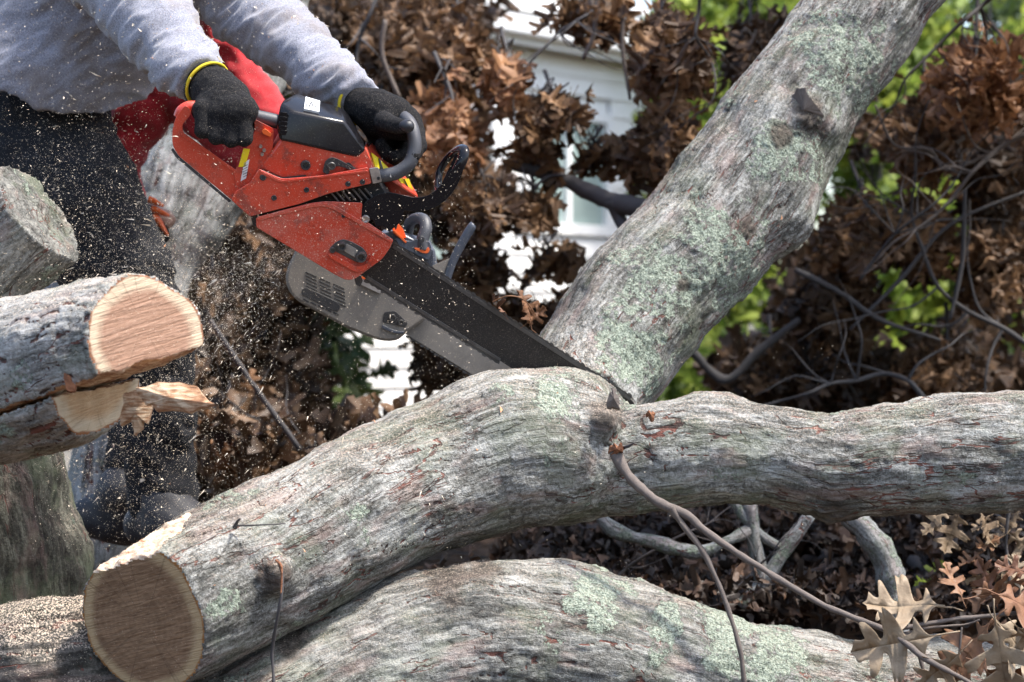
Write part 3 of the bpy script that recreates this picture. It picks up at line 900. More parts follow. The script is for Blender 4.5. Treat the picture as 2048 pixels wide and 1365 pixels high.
# ------------------------------------------------------------------ logs
def pathdata(pts, s0=0.0, n=4):
    P = np.array([at(p[0], p[1], p[2]) for p in pts]); r = np.array([px(p[3], p[2]) for p in pts])
    Q = catmull(np.c_[P, r], n)
    s = s0 + np.concatenate([[0], np.cumsum(np.linalg.norm(np.diff(Q[:, :3], axis=0), axis=1))])
    T = np.gradient(Q[:, :3], axis=0); T /= np.linalg.norm(T, axis=1)[:, None]
    return dict(P=Q[:, :3].astype(np.float32), r=Q[:, 3].astype(np.float32), s=s, T=T)

def path_sdf(P, p):
    return chain_sdf(P, p['P'], p['r'])

def path_coords(P, p, ref=np.array([0, 1.0, 0])):
    best = np.full(len(P), 1e9); s = np.zeros(len(P)); rad = np.zeros((len(P), 3)); tt = np.zeros((len(P), 3))
    for i in range(len(p['P']) - 1):
        a, b_ = p['P'][i], p['P'][i + 1]; ab = b_ - a
        t = np.clip((P - a) @ ab / (ab @ ab), 0, 1)
        q = P - a - t[:, None] * ab
        d = np.linalg.norm(q, axis=1) - (p['r'][i] + (p['r'][i + 1] - p['r'][i]) * t)
        m_ = d < best
        best[m_] = d[m_]; s[m_] = p['s'][i] + t[m_] * (p['s'][i + 1] - p['s'][i]); rad[m_] = q[m_]; tt[m_] = (p['T'][i] * (1 - t[:, None]) + p['T'][i + 1] * t[:, None])[m_]
    e1 = ref - tt * (tt @ ref)[:, None]; e1 /= np.linalg.norm(e1, axis=1)[:, None]
    e2 = np.cross(tt, e1)
    return best, np.stack([s, (rad * e1).sum(1), (rad * e2).sum(1)], 1)

def plane3(a, b_, c_, inside):
    n = np.cross(b_ - a, c_ - a); n /= np.linalg.norm(n)
    if (inside - a) @ n > 0: n = -n
    return a, n        # positive outside

def log(name, label, paths, h, m, cuts=(), combine=None, bumps=(), rough=1.0, lich=(), darks=(), k=.05, cutmats=(), cutnames=(), sub=None, seed=0, lichamt=.35, ends_noise=.0, lo=None, hi=None, crackamt=1.0, cat='log', squash=None):
    pd = [pathdata(p, s0) for p, s0 in paths]
    bb = [(at(u, v, d), px(r, d)) for (u, v, d, r) in bumps]
    def body(P):
        o = sunion([path_sdf(P, p) for p in pd], k)
        for c_, r in bb:
            o = smin(o, np.linalg.norm(P - c_.astype(np.float32), axis=1) - r, .035)
        # large uneven swelling
        return o - .010 * rough * noise(P * 7, seed) - .005 * noise(P * 19, seed + 3)
    def f(P):
        o = body(P)
        if combine: o = combine(P, o)
        for ct in cuts:
            pl = (P - ct[0].astype(np.float32)) @ ct[1].astype(np.float32)
            if len(ct) > 2: pl = np.minimum(pl + .003 * noise(P * 45, 2), ct[3] - np.linalg.norm(P - ct[2].astype(np.float32), axis=1))
            o = np.maximum(o, pl)
        if sub: o = np.maximum(o, -sub(P))
        return o
    allp = np.vstack([p['P'] for p in pd]); mr = max(p['r'].max() for p in pd) + .03
    l_ = np.maximum(allp.min(0) - mr, lo if lo is not None else -9e9); h_ = np.minimum(allp.max(0) + mr, hi if hi is not None else 9e9)
    V, F = polygonize(f, l_, h_, h)
    F, N = outward(V, F, f, h * .5)
    Pf = V.astype(np.float32)
    db = body(Pf)
    flag = np.full(len(V), -1)
    for i, ct in enumerate(cuts):
        flag[(np.abs((V - ct[0]) @ ct[1] + (.003 * noise(V * 45, 2) if len(ct) > 2 else 0)) < h * .6) & (db < -h * .5)] = i
        if len(ct) > 2: flag[(flag == i) & (np.linalg.norm(V - ct[2], axis=1) > ct[3])] = -1
    if combine:
        fl = combine(Pf, db, True)
        flag = np.where((flag < 0) & (fl >= 0) & (db < -h * .5), fl + len(cuts), flag)
    # bark coordinates
    ds, cs = zip(*[path_coords(V, p) for p in pd])
    ds = np.array(ds); w = np.exp(-(ds - ds.min(0)) / .015); w /= w.sum(0)
    bc = sum(w[i][:, None] * cs[i] for i in range(len(pd)))
    wob = .012 * np.stack([fbm(V * 9, 2, 20), fbm(V * 9, 2, 21), fbm(V * 9, 2, 22)], 1)
    bw = bc + wob
    rid = fbm(bw * np.array([7, 36, 36]), 3, seed + 1)
    # cracks: zero lines of a stretched field, broken up
    cn = noise(bw * np.array([5.5, 30, 30]), seed + 2) + .35 * noise(bw * np.array([16, 80, 80]), seed + 9)
    crm = sstep(.02, .30, noise(bw * np.array([3.5, 9, 9]), seed + 5))
    crack = (1 - sstep(.0, .085, np.abs(cn))) * crm * crackamt
    cn2 = noise(bw * np.array([9, 55, 55]), seed + 31)
    crack2 = (1 - sstep(.0, .10, np.abs(cn2))) * sstep(.0, .35, noise(bw * np.array([5, 14, 14]), seed + 32)) * crackamt
    ln = fbm(V * 8, 3, seed + 7); L = sstep(.55 - lichamt, .95 - lichamt, ln) * .6
    for (u, v, d, r, a) in lich:
        c_ = at(u, v, d); q = np.linalg.norm((V - c_)[:, [0, 2]], axis=1) / px(r, d)
        L = np.maximum(L, a * (1 - sstep(.45, 1.15, q + .5 * noise(V * 22, 8))))
    L = np.clip(L + .28 * noise(V * 60, seed + 8) * (L > .1), 0, 1)
    Dk = np.zeros(len(V))
    for (u, v, d, r) in darks:
        c_ = at(u, v, d); q = np.linalg.norm((V - c_)[:, [0, 2]], axis=1) / px(r, d)
        Dk = np.maximum(Dk, 1 - sstep(.5, 1.1, q + .5 * noise(V * 30, 8)))
    disp = .0020 * rough * rid + .0016 * rough * fbm(bw * np.array([30, 110, 110]), 2, seed + 4) - .0022 * crack - .0012 * crack2
    disp += .0022 * sstep(.35, .6, L) * (.5 + noise(V * 130, 12)) + .0011 * noise(V * 150, 13)
    disp += Dk * .004 * noise(V * 70, 14)
    isbark = flag < 0
    D3 = N * disp[:, None]
    V2 = V + np.where(isbark[:, None], D3, 0)
    for i, nm_ in enumerate(cutnames):
        if nm_ in ('split_wood', 'bare_wood', 'bare_wood_strip', 'broken_end'):
            mk = flag == i
            V2[mk] += N[mk] * ((.004 if nm_ != 'broken_end' else .010) * fbm(V[mk] * (np.array([30, 60, 90]) if nm_ != 'broken_end' else 22), 3, 5))[:, None]
    attrs = lambda ix: {'bc': ('FLOAT_VECTOR', bc[ix]), 'crack': ('FLOAT', .9 * np.maximum(crack, .8 * crack2)[ix]), 'lichen': ('FLOAT', L[ix]), 'dark': ('FLOAT', Dk[ix])}
    ff = flag[F]
    own = np.where((ff >= 0).sum(1) >= 3, ff.max(1), -1)
    def part(mask):
        Fs = F[mask]; ix, inv = np.unique(Fs, return_inverse=True)
        return V2[ix], inv.reshape(Fs.shape), ix
    Vb, Fb, ix = part(own < 0)
    root = obj(name, Vb, Fb, m, None, attrs=attrs(ix))
    base = V2[V2[:, 2].argmin()].copy()
    rebase(root, base)
    tag(root, label, cat)
    planes = list(cuts)
    for i, (nm_, cm) in enumerate(zip(cutnames, cutmats)):
        mk = own == i
        if mk.sum() < 4: continue
        Vc, Fc, ix = part(mk)
        n = planes[i][1] if i < len(planes) else np.array([.6, -.75, .1])
        c0 = Vc.mean(0)
        e1 = np.cross(n, [0, 0, 1.0]); e1 /= np.linalg.norm(e1); e2 = np.cross(n, e1)
        # rotate the saw lines a little
        a = .25; e1, e2 = e1 * math.cos(a) + e2 * math.sin(a), -e1 * math.sin(a) + e2 * math.cos(a)
        q = np.stack([(Vc - c0) @ e1, (Vc - c0) @ e2, -db[ix]], 1)
        at_ = attrs(ix); at_['cutc'] = ('FLOAT_VECTOR', q); obj(nm_, Vc, Fc, cm, root, attrs=at_)
    return root, V2, N, flag

FALL = []      # (V, N, weight) surfaces that catch sawdust

# --- main trunk with fork
tr_path = [(150, 1315, 3.70, 155), (285, 1245, 3.79, 158), (430, 1165, 3.88, 152), (600, 1085, 3.98, 152), (800, 980, 4.10, 150), (920, 935, 4.15, 154), (1030, 897, 4.18, 162), (1120, 905, 4.2, 148), (1185, 917, 4.2, 118), (1240, 920, 4.2, 108), (1400, 900, 4.2, 110),
           (1530, 908, 4.2, 100), (1660, 932, 4.2, 106), (1780, 918, 4.2, 108), (1920, 908, 4.2, 116), (2140, 908, 4.2, 120)]
li_path = [(1080, 880, 4.25, 100), (1150, 800, 4.36, 118), (1198, 734, 4.44, 134), (1300, 590, 4.50, 134), (1400, 486, 4.55, 136), (1504, 352, 4.6, 136), (1594, 212, 4.64, 122), (1694, 77, 4.68, 117), (1790, -60, 4.72, 116)]
fc = at(285, 1237, 3.79)
def unit(*v):
    v = np.array(v, float); return v / np.linalg.norm(v)
def onplane(u, v, p0, n):
    d = at(u, v, 1.0) - np.array([0, 0, CAMZ]); t = ((p0 - np.array([0, 0, CAMZ])) @ n) / (d @ n)
    return np.array([0, 0, CAMZ]) + d * t
cutA = (fc, unit(-.50, -.84, -.20))
_a, _b = onplane(160, 1152, *cutA), onplane(318, 1100, *cutA)
strip = plane3(_a, _b, at(372, 1030, 3.86), at(600, 1150, 3.98)) + ((_a + _b) / 2, .24)
# saw frame
WN = np.array([.15, -.93, -.34]); WN /= np.linalg.norm(WN)
SP0 = at(750, 520, 4.12)
CAMP = np.array([0, 0, CAMZ])
def sp(u, v, w=0.0):
    d = at(u, v, 1.0) - CAMP
    t = ((SP0 - CAMP) @ WN + w) / (d @ WN)
    return CAMP + d * t
kerf_pts = [sp(720, 445), sp(1290, 805), sp(1240, 890), sp(690, 545)]
bar_dir = sp(1280, 800) - sp(790, 485); bar_dir /= np.linalg.norm(bar_dir)
bar_up = np.cross(WN, bar_dir); bar_up *= np.sign(bar_up[2])
kc = (sp(790, 485) + sp(1200, 850)) / 2
top0 = sp(790, 480) @ bar_up; tipx = sp(1290, 806) @ bar_dir
def kerf(P):
    a = np.abs((P - SP0.astype(np.float32)) @ WN.astype(np.float32)) - .0055
    u_ = P @ bar_up.astype(np.float32)
    return np.maximum(np.maximum(a, u_ - (top0 + .004)), P @ bar_dir.astype(np.float32) - tipx)
trunk, TV, TN, TF = log('fallen_oak_trunk', 'big grey forked oak trunk being sawn at its fork, brown cut end at lower left', [(tr_path, 0.0), (li_path, 1.0)], .0042, BARK,
    cuts=(cutA, strip), cutnames=('cut_face', 'bare_wood_strip'), cutmats=(WOODD, BAREW), sub=kerf, cat='tree trunk', k=.075,
    bumps=[(548, 1145, 3.80, 34), (1578, 405, 4.56, 50), (1566, 450, 4.54, 50), (1612, 232, 4.54, 40), (1640, 250, 4.56, 26), (1665, 1000, 4.18, 46), (1415, 850, 4.2, 60), (1210, 838, 4.10, 26), (1285, 640, 4.42, 22)],
    lich=[(1110, 790, 4.1, 60, .9), (1270, 690, 4.3, 90, .95), (1330, 560, 4.4, 110, .75), (1450, 500, 4.4, 120, .8), (1560, 300, 4.5, 90, .8), (1680, 120, 4.6, 130, .7), (1480, 600, 4.4, 70, .7), (1000, 790, 4.1, 40, .6), (460, 1200, 3.8, 45, .8), (720, 1020, 4.0, 30, .7), (1300, 760, 4.3, 40, .8), (1250, 810, 4.2, 30, .6)],
    darks=[(548, 1150, 3.8, 36), (1205, 835, 4.1, 40), (1625, 235, 4.5, 45), (1560, 270, 4.5, 30), (1365, 572, 4.4, 16), (1500, 455, 4.4, 26), (1660, 1040, 4.2, 60)], seed=1, lichamt=.12)
FALL.append((TV, TN))

# --- lichened log along the bottom
l2, V_, N_, _ = log('lichened_log', 'grey log patched with pale green lichen, lying along the bottom under the forked trunk', [([(330, 1590, 3.95, 190), (560, 1455, 3.98, 180), (800, 1350, 4.02, 185), (1010, 1312, 4.05, 188), (1250, 1345, 4.08, 176), (1500, 1415, 4.12, 172), (1750, 1465, 4.15, 176), (2150, 1490, 4.2, 200)], 3.0)],
    .0046, BARK2, seed=40, rough=1.5, lichamt=.16, bumps=[(1000, 1200, 4.0, 70), (1900, 1330, 4.2, 60)],
    lich=[(1190, 1190, 4.0, 65, .9), (1330, 1240, 4.0, 50, .8), (1460, 1260, 4.0, 90, .95), (1560, 1300, 4.0, 80, .85), (1320, 1300, 4.0, 35, .7), (1100, 1250, 4, 40, .5)],
    darks=[(900, 1145, 4.0, 60), (960, 1135, 4.0, 40), (590, 1275, 3.95, 35)], lo=np.array([-3, 0, .55 - 760 * K * 4.0 - .1]))
FALL.append((V_, N_))

# --- left log with bright cut and undercut notch
pA = (at(290, 650, 3.57), unit(.58, -.80, .12))
axis1 = at(290, 670, 3.58) - at(-60, 770, 3.80); axis1 /= np.linalg.norm(axis1)
pB0 = at(118, 838, 3.60)
nB = unit(.84, -.50, -.22)
_a, _b = onplane(221, 746, *pA), onplane(408, 698, *pA)
s0_, nS = plane3(_a, _b, _a - axis1 * .3 + np.array([0, 0, -.02]), at(200, 950, 3.5))
# nS points up (away from the lower half)
def notch(P, d, flags=False):
    up = (P - pA[0].astype(np.float32)) @ pA[1].astype(np.float32)
    lowc = (P - pB0.astype(np.float32)) @ nB.astype(np.float32) - .005 * noise(P * 40, 6)
    sl = (P - s0_.astype(np.float32)) @ nS.astype(np.float32) + .004 * noise(P * np.array([25, 25, 25], np.float32), 3)
    gap = .006
    A_ = np.maximum(up, -sl + gap - .004)      # upper piece, above the split
    B_ = np.maximum(lowc, sl + gap)
    if flags:
        fl = np.full(len(P), -1)
        inup = sl > 0
        fl[inup & (np.abs(up) < .0025)] = 0
        fl[~inup & (np.abs(lowc) < .003)] = 1
        fl[inup & (fl < 0) & (np.abs(-sl + gap - .004) < .003)] = 2
        fl[~inup & (fl < 0) & (np.abs(sl + gap) < .003)] = 2
        return fl
    return np.maximum(d, np.minimum(A_, B_))
l1, V_, N_, _ = log('sawn_log', 'log at the left with a bright pinkish cut end and a split notch below', [([(-230, 830, 3.90, 160), (-60, 785, 3.80, 160), (80, 745, 3.72, 158), (200, 704, 3.64, 146), (300, 672, 3.56, 127), (520, 610, 3.42, 120)], 5.0)],
    .0042, BARKL, combine=notch, cutnames=('cut_face', 'lower_cut_face', 'split_wood'), cutmats=(WOODB, WOODC, SPLIT), seed=60, lichamt=.12, rough=1.0)
FALL.append((V_, N_))
def splinter(label_name, pts, m, par, thick=.012, seed=1):
    """ragged sliver: outline in view, given real thickness"""
    rs = np.random.RandomState(seed)
    c = np.mean([at(*p) for p in pts], 0)
    Q = []
    for i in range(len(pts)):
        a, b_ = np.array(pts[i], float), np.array(pts[(i + 1) % len(pts)], float)
        for t in (0, .33, .66):
            q = a + (b_ - a) * t; q[:2] += rs.normal(0, 3.0, 2) * (t > 0); Q.append(at(*q))
    Q = np.array(Q); n = len(Q)
    back = Q + np.array([0, thick * 2, -.003])
    ctr = Q.mean(0) + np.array([0, -thick, 0]); 
    V = np.vstack([Q, back, [ctr], [ctr + np.array([0, 3 * thick, 0])]])
    F = []
    for i in range(n):
        j = (i + 1) % n
        F += [(i, j, j + n, i + n), (i, 2 * n, j), (i + n, j + n, 2 * n + 1)]
    return obj(label_name, V, F, m, par, smooth=False)
splinter('splinter', [(272, 775, 3.56), (340, 766, 3.55), (392, 772, 3.54), (429, 808, 3.52), (378, 826, 3.53), (312, 822, 3.55), (285, 800, 3.56)], SPLIT, l1, .014, 4)
splinter('splinter', [(245, 790, 3.60), (270, 780, 3.60), (306, 800, 3.60), (296, 838, 3.60), (284, 846, 3.60), (268, 870, 3.60), (262, 840, 3.60), (240, 850, 3.60)], SPLIT, l1, .010, 6)
splinter('bark_flake', [(132, 780, 3.54), (128, 745, 3.54), (143, 700, 3.54), (152, 702, 3.54), (146, 745, 3.54), (150, 782, 3.54)], BINNER, l1, .004, 7)
splinter('bark_flake', [(158, 722, 3.53), (156, 700, 3.53), (163, 678, 3.53), (174, 705, 3.53), (167, 732, 3.53)], BINNER, l1, .004, 8)

# --- other logs at the left
_, V_, N_, _ = log('log_stub', 'short lichened grey log end at the left edge, before the black trousers', [([(-330, 800, 4.15, 120), (-160, 640, 4.05, 122), (-30, 520, 3.98, 122), (200, 310, 3.9, 118)], 7.0)], .005, BARK2, cuts=((at(66, 424, 3.92), unit(.80, -.22, .58)),), cutnames=('broken_end',), cutmats=(BARKR2,), seed=80, lichamt=.2,
    lich=[(95, 550, 3.9, 40, .7)], rough=1.2, crackamt=.25, bumps=[(118, 495, 3.94, 30)])
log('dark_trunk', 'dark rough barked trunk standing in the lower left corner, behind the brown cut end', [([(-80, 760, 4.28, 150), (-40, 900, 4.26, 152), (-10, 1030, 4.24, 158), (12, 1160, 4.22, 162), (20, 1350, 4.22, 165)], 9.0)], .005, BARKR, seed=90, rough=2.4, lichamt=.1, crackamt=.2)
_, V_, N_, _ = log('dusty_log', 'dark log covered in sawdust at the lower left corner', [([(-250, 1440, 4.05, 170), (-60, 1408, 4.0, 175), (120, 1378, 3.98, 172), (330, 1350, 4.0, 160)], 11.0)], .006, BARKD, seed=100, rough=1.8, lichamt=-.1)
FALL.append((V_, N_)); FALL.append((V_, N_)); FALL.append((V_, N_))
_, PV, PN, _ = log('pale_log', 'pale grey trunk leaning behind the man and the red saw', [([(560, -120, 5.9, 90), (500, 60, 5.8, 100), (430, 240, 5.7, 118), (370, 400, 5.6, 110), (320, 520, 5.55, 75), (290, 640, 5.5, 60), (230, 800, 5.5, 60), (205, 960, 5.45, 62), (190, 1100, 5.45, 70)], 13.0)], .009, BARKP, seed=110, rough=1.2, lichamt=.25)

# --- small parts of the main trunk
def tw(name, pts, m, par, n=9, tubeN=8, knob=.3):
    P = np.array([at(p[0], p[1], p[2]) for p in pts]); r = np.array([px(p[3], p[2]) for p in pts])
    Q = catmull(np.c_[P, r], n)
    Q[:, :3] += .0015 * np.stack([noise(Q[:, :3] * 30, k) for k in range(3)], 1)
    V, F = tube(Q[:, :3], Q[:, 3] * (1 + knob * noise(Q[:, :3] * 60, 5)), tubeN)
    return obj(name, V, F, m, par)
twig = tw('twig', [(1228, 895, 4.04, 12), (1240, 925, 4.02, 11), (1275, 972, 4.0, 10), (1330, 1012, 3.98, 9), (1375, 1032, 3.97, 9), (1420, 1070, 3.96, 7), (1520, 1135, 3.94, 6.5), (1650, 1212, 3.92, 6), (1775, 1262, 3.88, 6), (1840, 1310, 3.84, 6), (1900, 1345, 3.83, 5), (1990, 1390, 3.83, 4)], TWIG, trunk, tubeN=10)
tw('shoot', [(1340, 1015, 3.97, 8), (1362, 1045, 3.97, 6), (1410, 1110, 3.96, 5.5), (1450, 1200, 3.95, 5), (1478, 1290, 3.94, 5), (1490, 1372, 3.94, 5)], TWIG, twig)
tw('shoot', [(1772, 1262, 3.9, 5.5), (1830, 1252, 3.9, 5), (1920, 1238, 3.9, 4.5), (2000, 1230, 3.9, 4), (2060, 1222, 3.9, 4)], TWIG, twig)
tw('shoot', [(1795, 1272, 3.9, 4.5), (1850, 1258, 3.92, 3), (1920, 1250, 3.93, 2.5), (1960, 1240, 3.93, 2)], TWIG, twig)
tw('shoot', [(1838, 1308, 3.9, 4), (1845, 1340, 3.9, 4), (1850, 1372, 3.9, 4)], TWIG, twig)
tw('shoot', [(1925, 1255, 3.9, 2.5), (1918, 1300, 3.9, 2.5), (1915, 1340, 3.9, 2)], TWIG, twig)
splinter('twig_scar', [(1221, 905, 4.03), (1226, 890, 4.02), (1240, 885, 4.01), (1248, 893, 4.01), (1246, 904, 4.01), (1232, 912, 4.02)], BINNER, trunk, .006, 2)
tw('snag', [(1244, 897, 4.03, 4), (1258, 892, 4.0, 3), (1268, 886, 3.98, 1.5)], TWIGD, trunk)
tw('snag', [(470, 1056, 3.80, 5), (474, 1044, 3.79, 3), (480, 1038, 3.78, 1.5)], TWIGD, trunk)
tw('dead_stem', [(472, 1052, 3.80, 2), (520, 1051, 3.79, 1.6), (572, 1048, 3.80, 1.2)], TWIGD, trunk)
tw('hanging_strand', [(556, 1118, 3.77, 2.5), (564, 1150, 3.765, 3), (563, 1195, 3.76, 3), (553, 1240, 3.77, 3), (545, 1300, 3.8, 3.5), (548, 1372, 3.8, 3.5)], TWIGD, trunk, knob=.4)
tw('torn_strand', [(552, 1120, 3.765, 3), (562, 1132, 3.76, 2.5), (563, 1165, 3.758, 2), (562, 1188, 3.758, 1.5)], BINNER, trunk)
splinter('bark_spike', [(1215, 815, 4.05), (1218, 790, 4.05), (1224, 774, 4.05), (1230, 785, 4.05), (1238, 800, 4.05), (1240, 818, 4.05)], TWIG, trunk, .006, 9)
splinter('bark_scale', [(1294, 833, 4.07), (1296, 822, 4.06), (1304, 822, 4.06), (1308, 832, 4.06), (1304, 842, 4.06)], BINNER, trunk, .004, 9)
splinter('broken_stub', [(1560, 232, 4.535), (1578, 200, 4.52), (1594, 176, 4.50), (1612, 176, 4.49), (1622, 196, 4.49), (1640, 220, 4.50), (1646, 236, 4.51), (1628, 246, 4.52), (1600, 262, 4.53), (1575, 260, 4.54)], TWIG, trunk, .02, 10)

# --- near leaves, each its own mesh part of the twig
def near_leaf(par, base, tip, d, roll, m, seed, curl=.8, dd=0.0, wide=1.0, grow=1.18):
    rs = np.random.RandomState(seed)
    V, F = leaf_geo(rs, 1, 3, curl * .55)
    V[:, 1] *= wide
    tip = (base[0] + (tip[0] - base[0]) * grow, base[1] + (tip[1] - base[1]) * grow)
    a, b_ = at(base[0], base[1], d), at(tip[0], tip[1], d + dd)
    X = b_ - a; L = np.linalg.norm(X); X /= L
    n0 = np.array([0, -1.0, .25]); Y = np.cross(n0, X); Y /= np.linalg.norm(Y); Z = np.cross(X, Y)
    Y, Z = Y * math.cos(roll) + Z * math.sin(roll), -Y * math.sin(roll) + Z * math.cos(roll)
    W = a + L * (V[:, :1] * X + V[:, 1:2] * Y + V[:, 2:] * Z)
    o = obj('leaf', W, F, m, par)
    sm = o.modifiers.new('thickness', 'SOLIDIFY'); sm.thickness = .0003
    return o
NL = [((1890, 1215), (1750, 1212), 3.9, .5, LTAN, 1), ((1880, 1270), (1728, 1300), 3.85, -.2, LTAN, 2), ((1925, 1200), (1895, 1135), 3.88, .6, LTANB, 3), ((1990, 1235), (2010, 1375), 3.84, .15, LTAN, 4),
      ((1985, 1185), (2100, 1240), 3.88, -.4, LTANB, 5), ((1945, 1195), (2035, 1170), 3.9, .9, LTANB, 6), ((2060, 1150), (2000, 1130), 3.9, .4, LTANB, 7), ((1925, 1300), (1850, 1365), 3.83, -.5, LTAN, 8),
      ((1990, 1240), (1910, 1345), 3.87, .8, LTANB, 9), ((1990, 1240), (2070, 1340), 3.86, -.3, LTAN, 10), ((1990, 1200), (1960, 1130), 3.92, -.7, LTANB, 11), ((1915, 1340), (1900, 1400), 3.85, .2, LTAN, 12), ((1960, 1330), (2060, 1400), 3.88, .5, LTANB, 13),
      ((2040, 1190), (2030, 1120), 3.93, .9, LTAN, 14), ((2030, 1250), (2080, 1300), 3.83, .5, LTAN, 15)]
for (a, c_, d, r, m_, sd_) in NL:
    near_leaf(twig, a, c_, d, r, m_, sd_ + 50, dd=.03)
sprig = thing('oak_sprig', at(2010, 1020, 4.6), 'dry tan oak sprig hanging just under the right end of the horizontal trunk', 'branch')
tw('stem', [(2020, 1000, 4.6, 4), (2012, 1080, 4.6, 3.5), (2018, 1160, 4.6, 3), (2010, 1200, 4.6, 2)], TWIGD, sprig)
for (a, c_, r, s_) in [((1920, 1020), (1892, 1095), .3, 1), ((1900, 1015), (1850, 1060), .8, 2), ((2005, 1075), (1960, 1095), .5, 3), ((2015, 1100), (2010, 1165), -.4, 4), ((2012, 1060), (2070, 1110), .3, 5), ((1965, 1105), (1925, 1130), .9, 6),
                       ((2010, 1150), (1940, 1160), -.9, 7), ((1985, 1030), (1950, 1060), 1.1, 8), ((2030, 1130), (2060, 1190), .1, 9), ((1955, 1020), (1985, 1085), -.8, 10), ((2040, 1020), (2010, 1070), .6, 11)]:
    near_leaf(sprig, a, c_, 4.6, r, LTAN if s_ % 3 else LTANB, s_ + 80, 1.3)
cl = thing('curled_leaf', at(1050, 650, 4.2), 'curled orange brown dry leaf caught on top of the black saw bar', 'leaf')
near_leaf(cl, (1062, 652), (1048, 588), 4.18, .9, LORANGE, 5, 1.6)
near_leaf(cl, (1010, 632), (985, 598), 4.17, 1.2, LTANB, 6, 2.0)
near_leaf(cl, (1050, 650), (1085, 620), 4.19, .4, LORANGE, 9, 1.8)
tw('stalk', [(985, 604, 4.16, 1.5), (1015, 592, 4.15, 1.2), (1045, 598, 4.16, 1.2), (1068, 625, 4.17, 1.2)], LORANGE, cl)

# ------------------------------------------------------------------ red chainsaw
saw = thing('chainsaw', sp(640, 500), 'red and black petrol chainsaw cutting into the trunk fork, held in black gloves', 'chainsaw')

def bevpoly(poly, w0, w1, fillet=0):
    A = [sp(u, v, w0) for u, v in poly]; B = [sp(u, v, w1) for u, v in poly]
    n = len(poly)
    V = np.array(A + B)
    F = [tuple(range(n)), tuple(range(2 * n - 1, n - 1, -1))] + [(i, i + n, (i + 1) % n + n, (i + 1) % n) for i in range(n)]
    bm = bmesh.new(); vs = [bm.verts.new(v) for v in V]
    for f in F: bm.faces.new([vs[i] for i in f])
    bmesh.ops.recalc_face_normals(bm, faces=bm.faces)
    V = np.array([tuple(v.co) for v in bm.verts]); F = [tuple(v.index for v in f.verts) for f in bm.faces]
    bm.verts.index_update(); F = [tuple(v.index for v in f.verts) for f in bm.faces]; bm.free()
    return V, F

def rounded(poly, r=6, n=4):
    """round the corners of a pixel outline"""
    out = []
    P = [np.array(p[:2], float) for p in poly]
    for i, p in enumerate(P):
        a, b_ = P[i - 1], P[(i + 1) % len(P)]
        rr = poly[i][2] if len(poly[i]) > 2 else r
        la, lb = np.linalg.norm(a - p), np.linalg.norm(b_ - p)
        k = min(rr, la * .45, lb * .45)
        A, B = p + (a - p) / la * k, p + (b_ - p) / lb * k
        for t in np.linspace(0, 1, n): out.append(tuple((1 - t) ** 2 * A + 2 * t * (1 - t) * p + t * t * B))
    return out

def plate(name, poly, w0, w1, m, par=None, r=5, bev=.0018, rings=1):
    V, F = bevpoly(rounded(poly, r) if r else [p[:2] for p in poly], w0, w1)
    return obj(name, V, F, m, par or saw, bevel=bev, sharp=32)

def shull(name, pts, m, par=None, bev=.003):
    V, F = hull([sp(*p) for p in pts])
    return obj(name, V, F, m, par or saw, bevel=bev, sharp=28)

def stube(name, pts, m, par=None, n=8, N=16, knob=0):
    P = np.array([sp(p[0], p[1], p[2]) for p in pts]); r = np.array([px(p[3], 4.12) for p in pts])
    Q = catmull(np.c_[P, r], n)
    V, F = tube(Q[:, :3], Q[:, 3], N)
    return obj(name, V, F, m, par or saw, sharp=50)

def disc(name, u, v, w, r, th, m, par=None, N=16, hole=None, inner=None):
    c = sp(u, v, w); rr = px(r, 4.12)
    e1 = bar_dir; e2 = np.cross(WN, e1)
    th_ = np.arange(N) * 2 * math.pi / N
    prof = [(1.0, 0), (1.0, th * .8), (.9, th), (.62, th), (.55, th * .45), (.0, th * .45)]
    V = []; F = []
    for q, h_ in prof[:-1]:
        V += [c + rr * q * (math.cos(a) * e1 + math.sin(a) * e2) + WN * h_ for a in th_]
    V.append(c + WN * prof[-1][1])
    for k in range(len(prof) - 2):
        for i in range(N): F.append((k * N + i, k * N + (i + 1) % N, (k + 1) * N + (i + 1) % N, (k + 1) * N + i))
    k = (len(prof) - 2) * N
    for i in range(N): F.append((k + i, k + (i + 1) % N, len(V) - 1))
    return obj(name, V, F, m, par or saw, sharp=40)

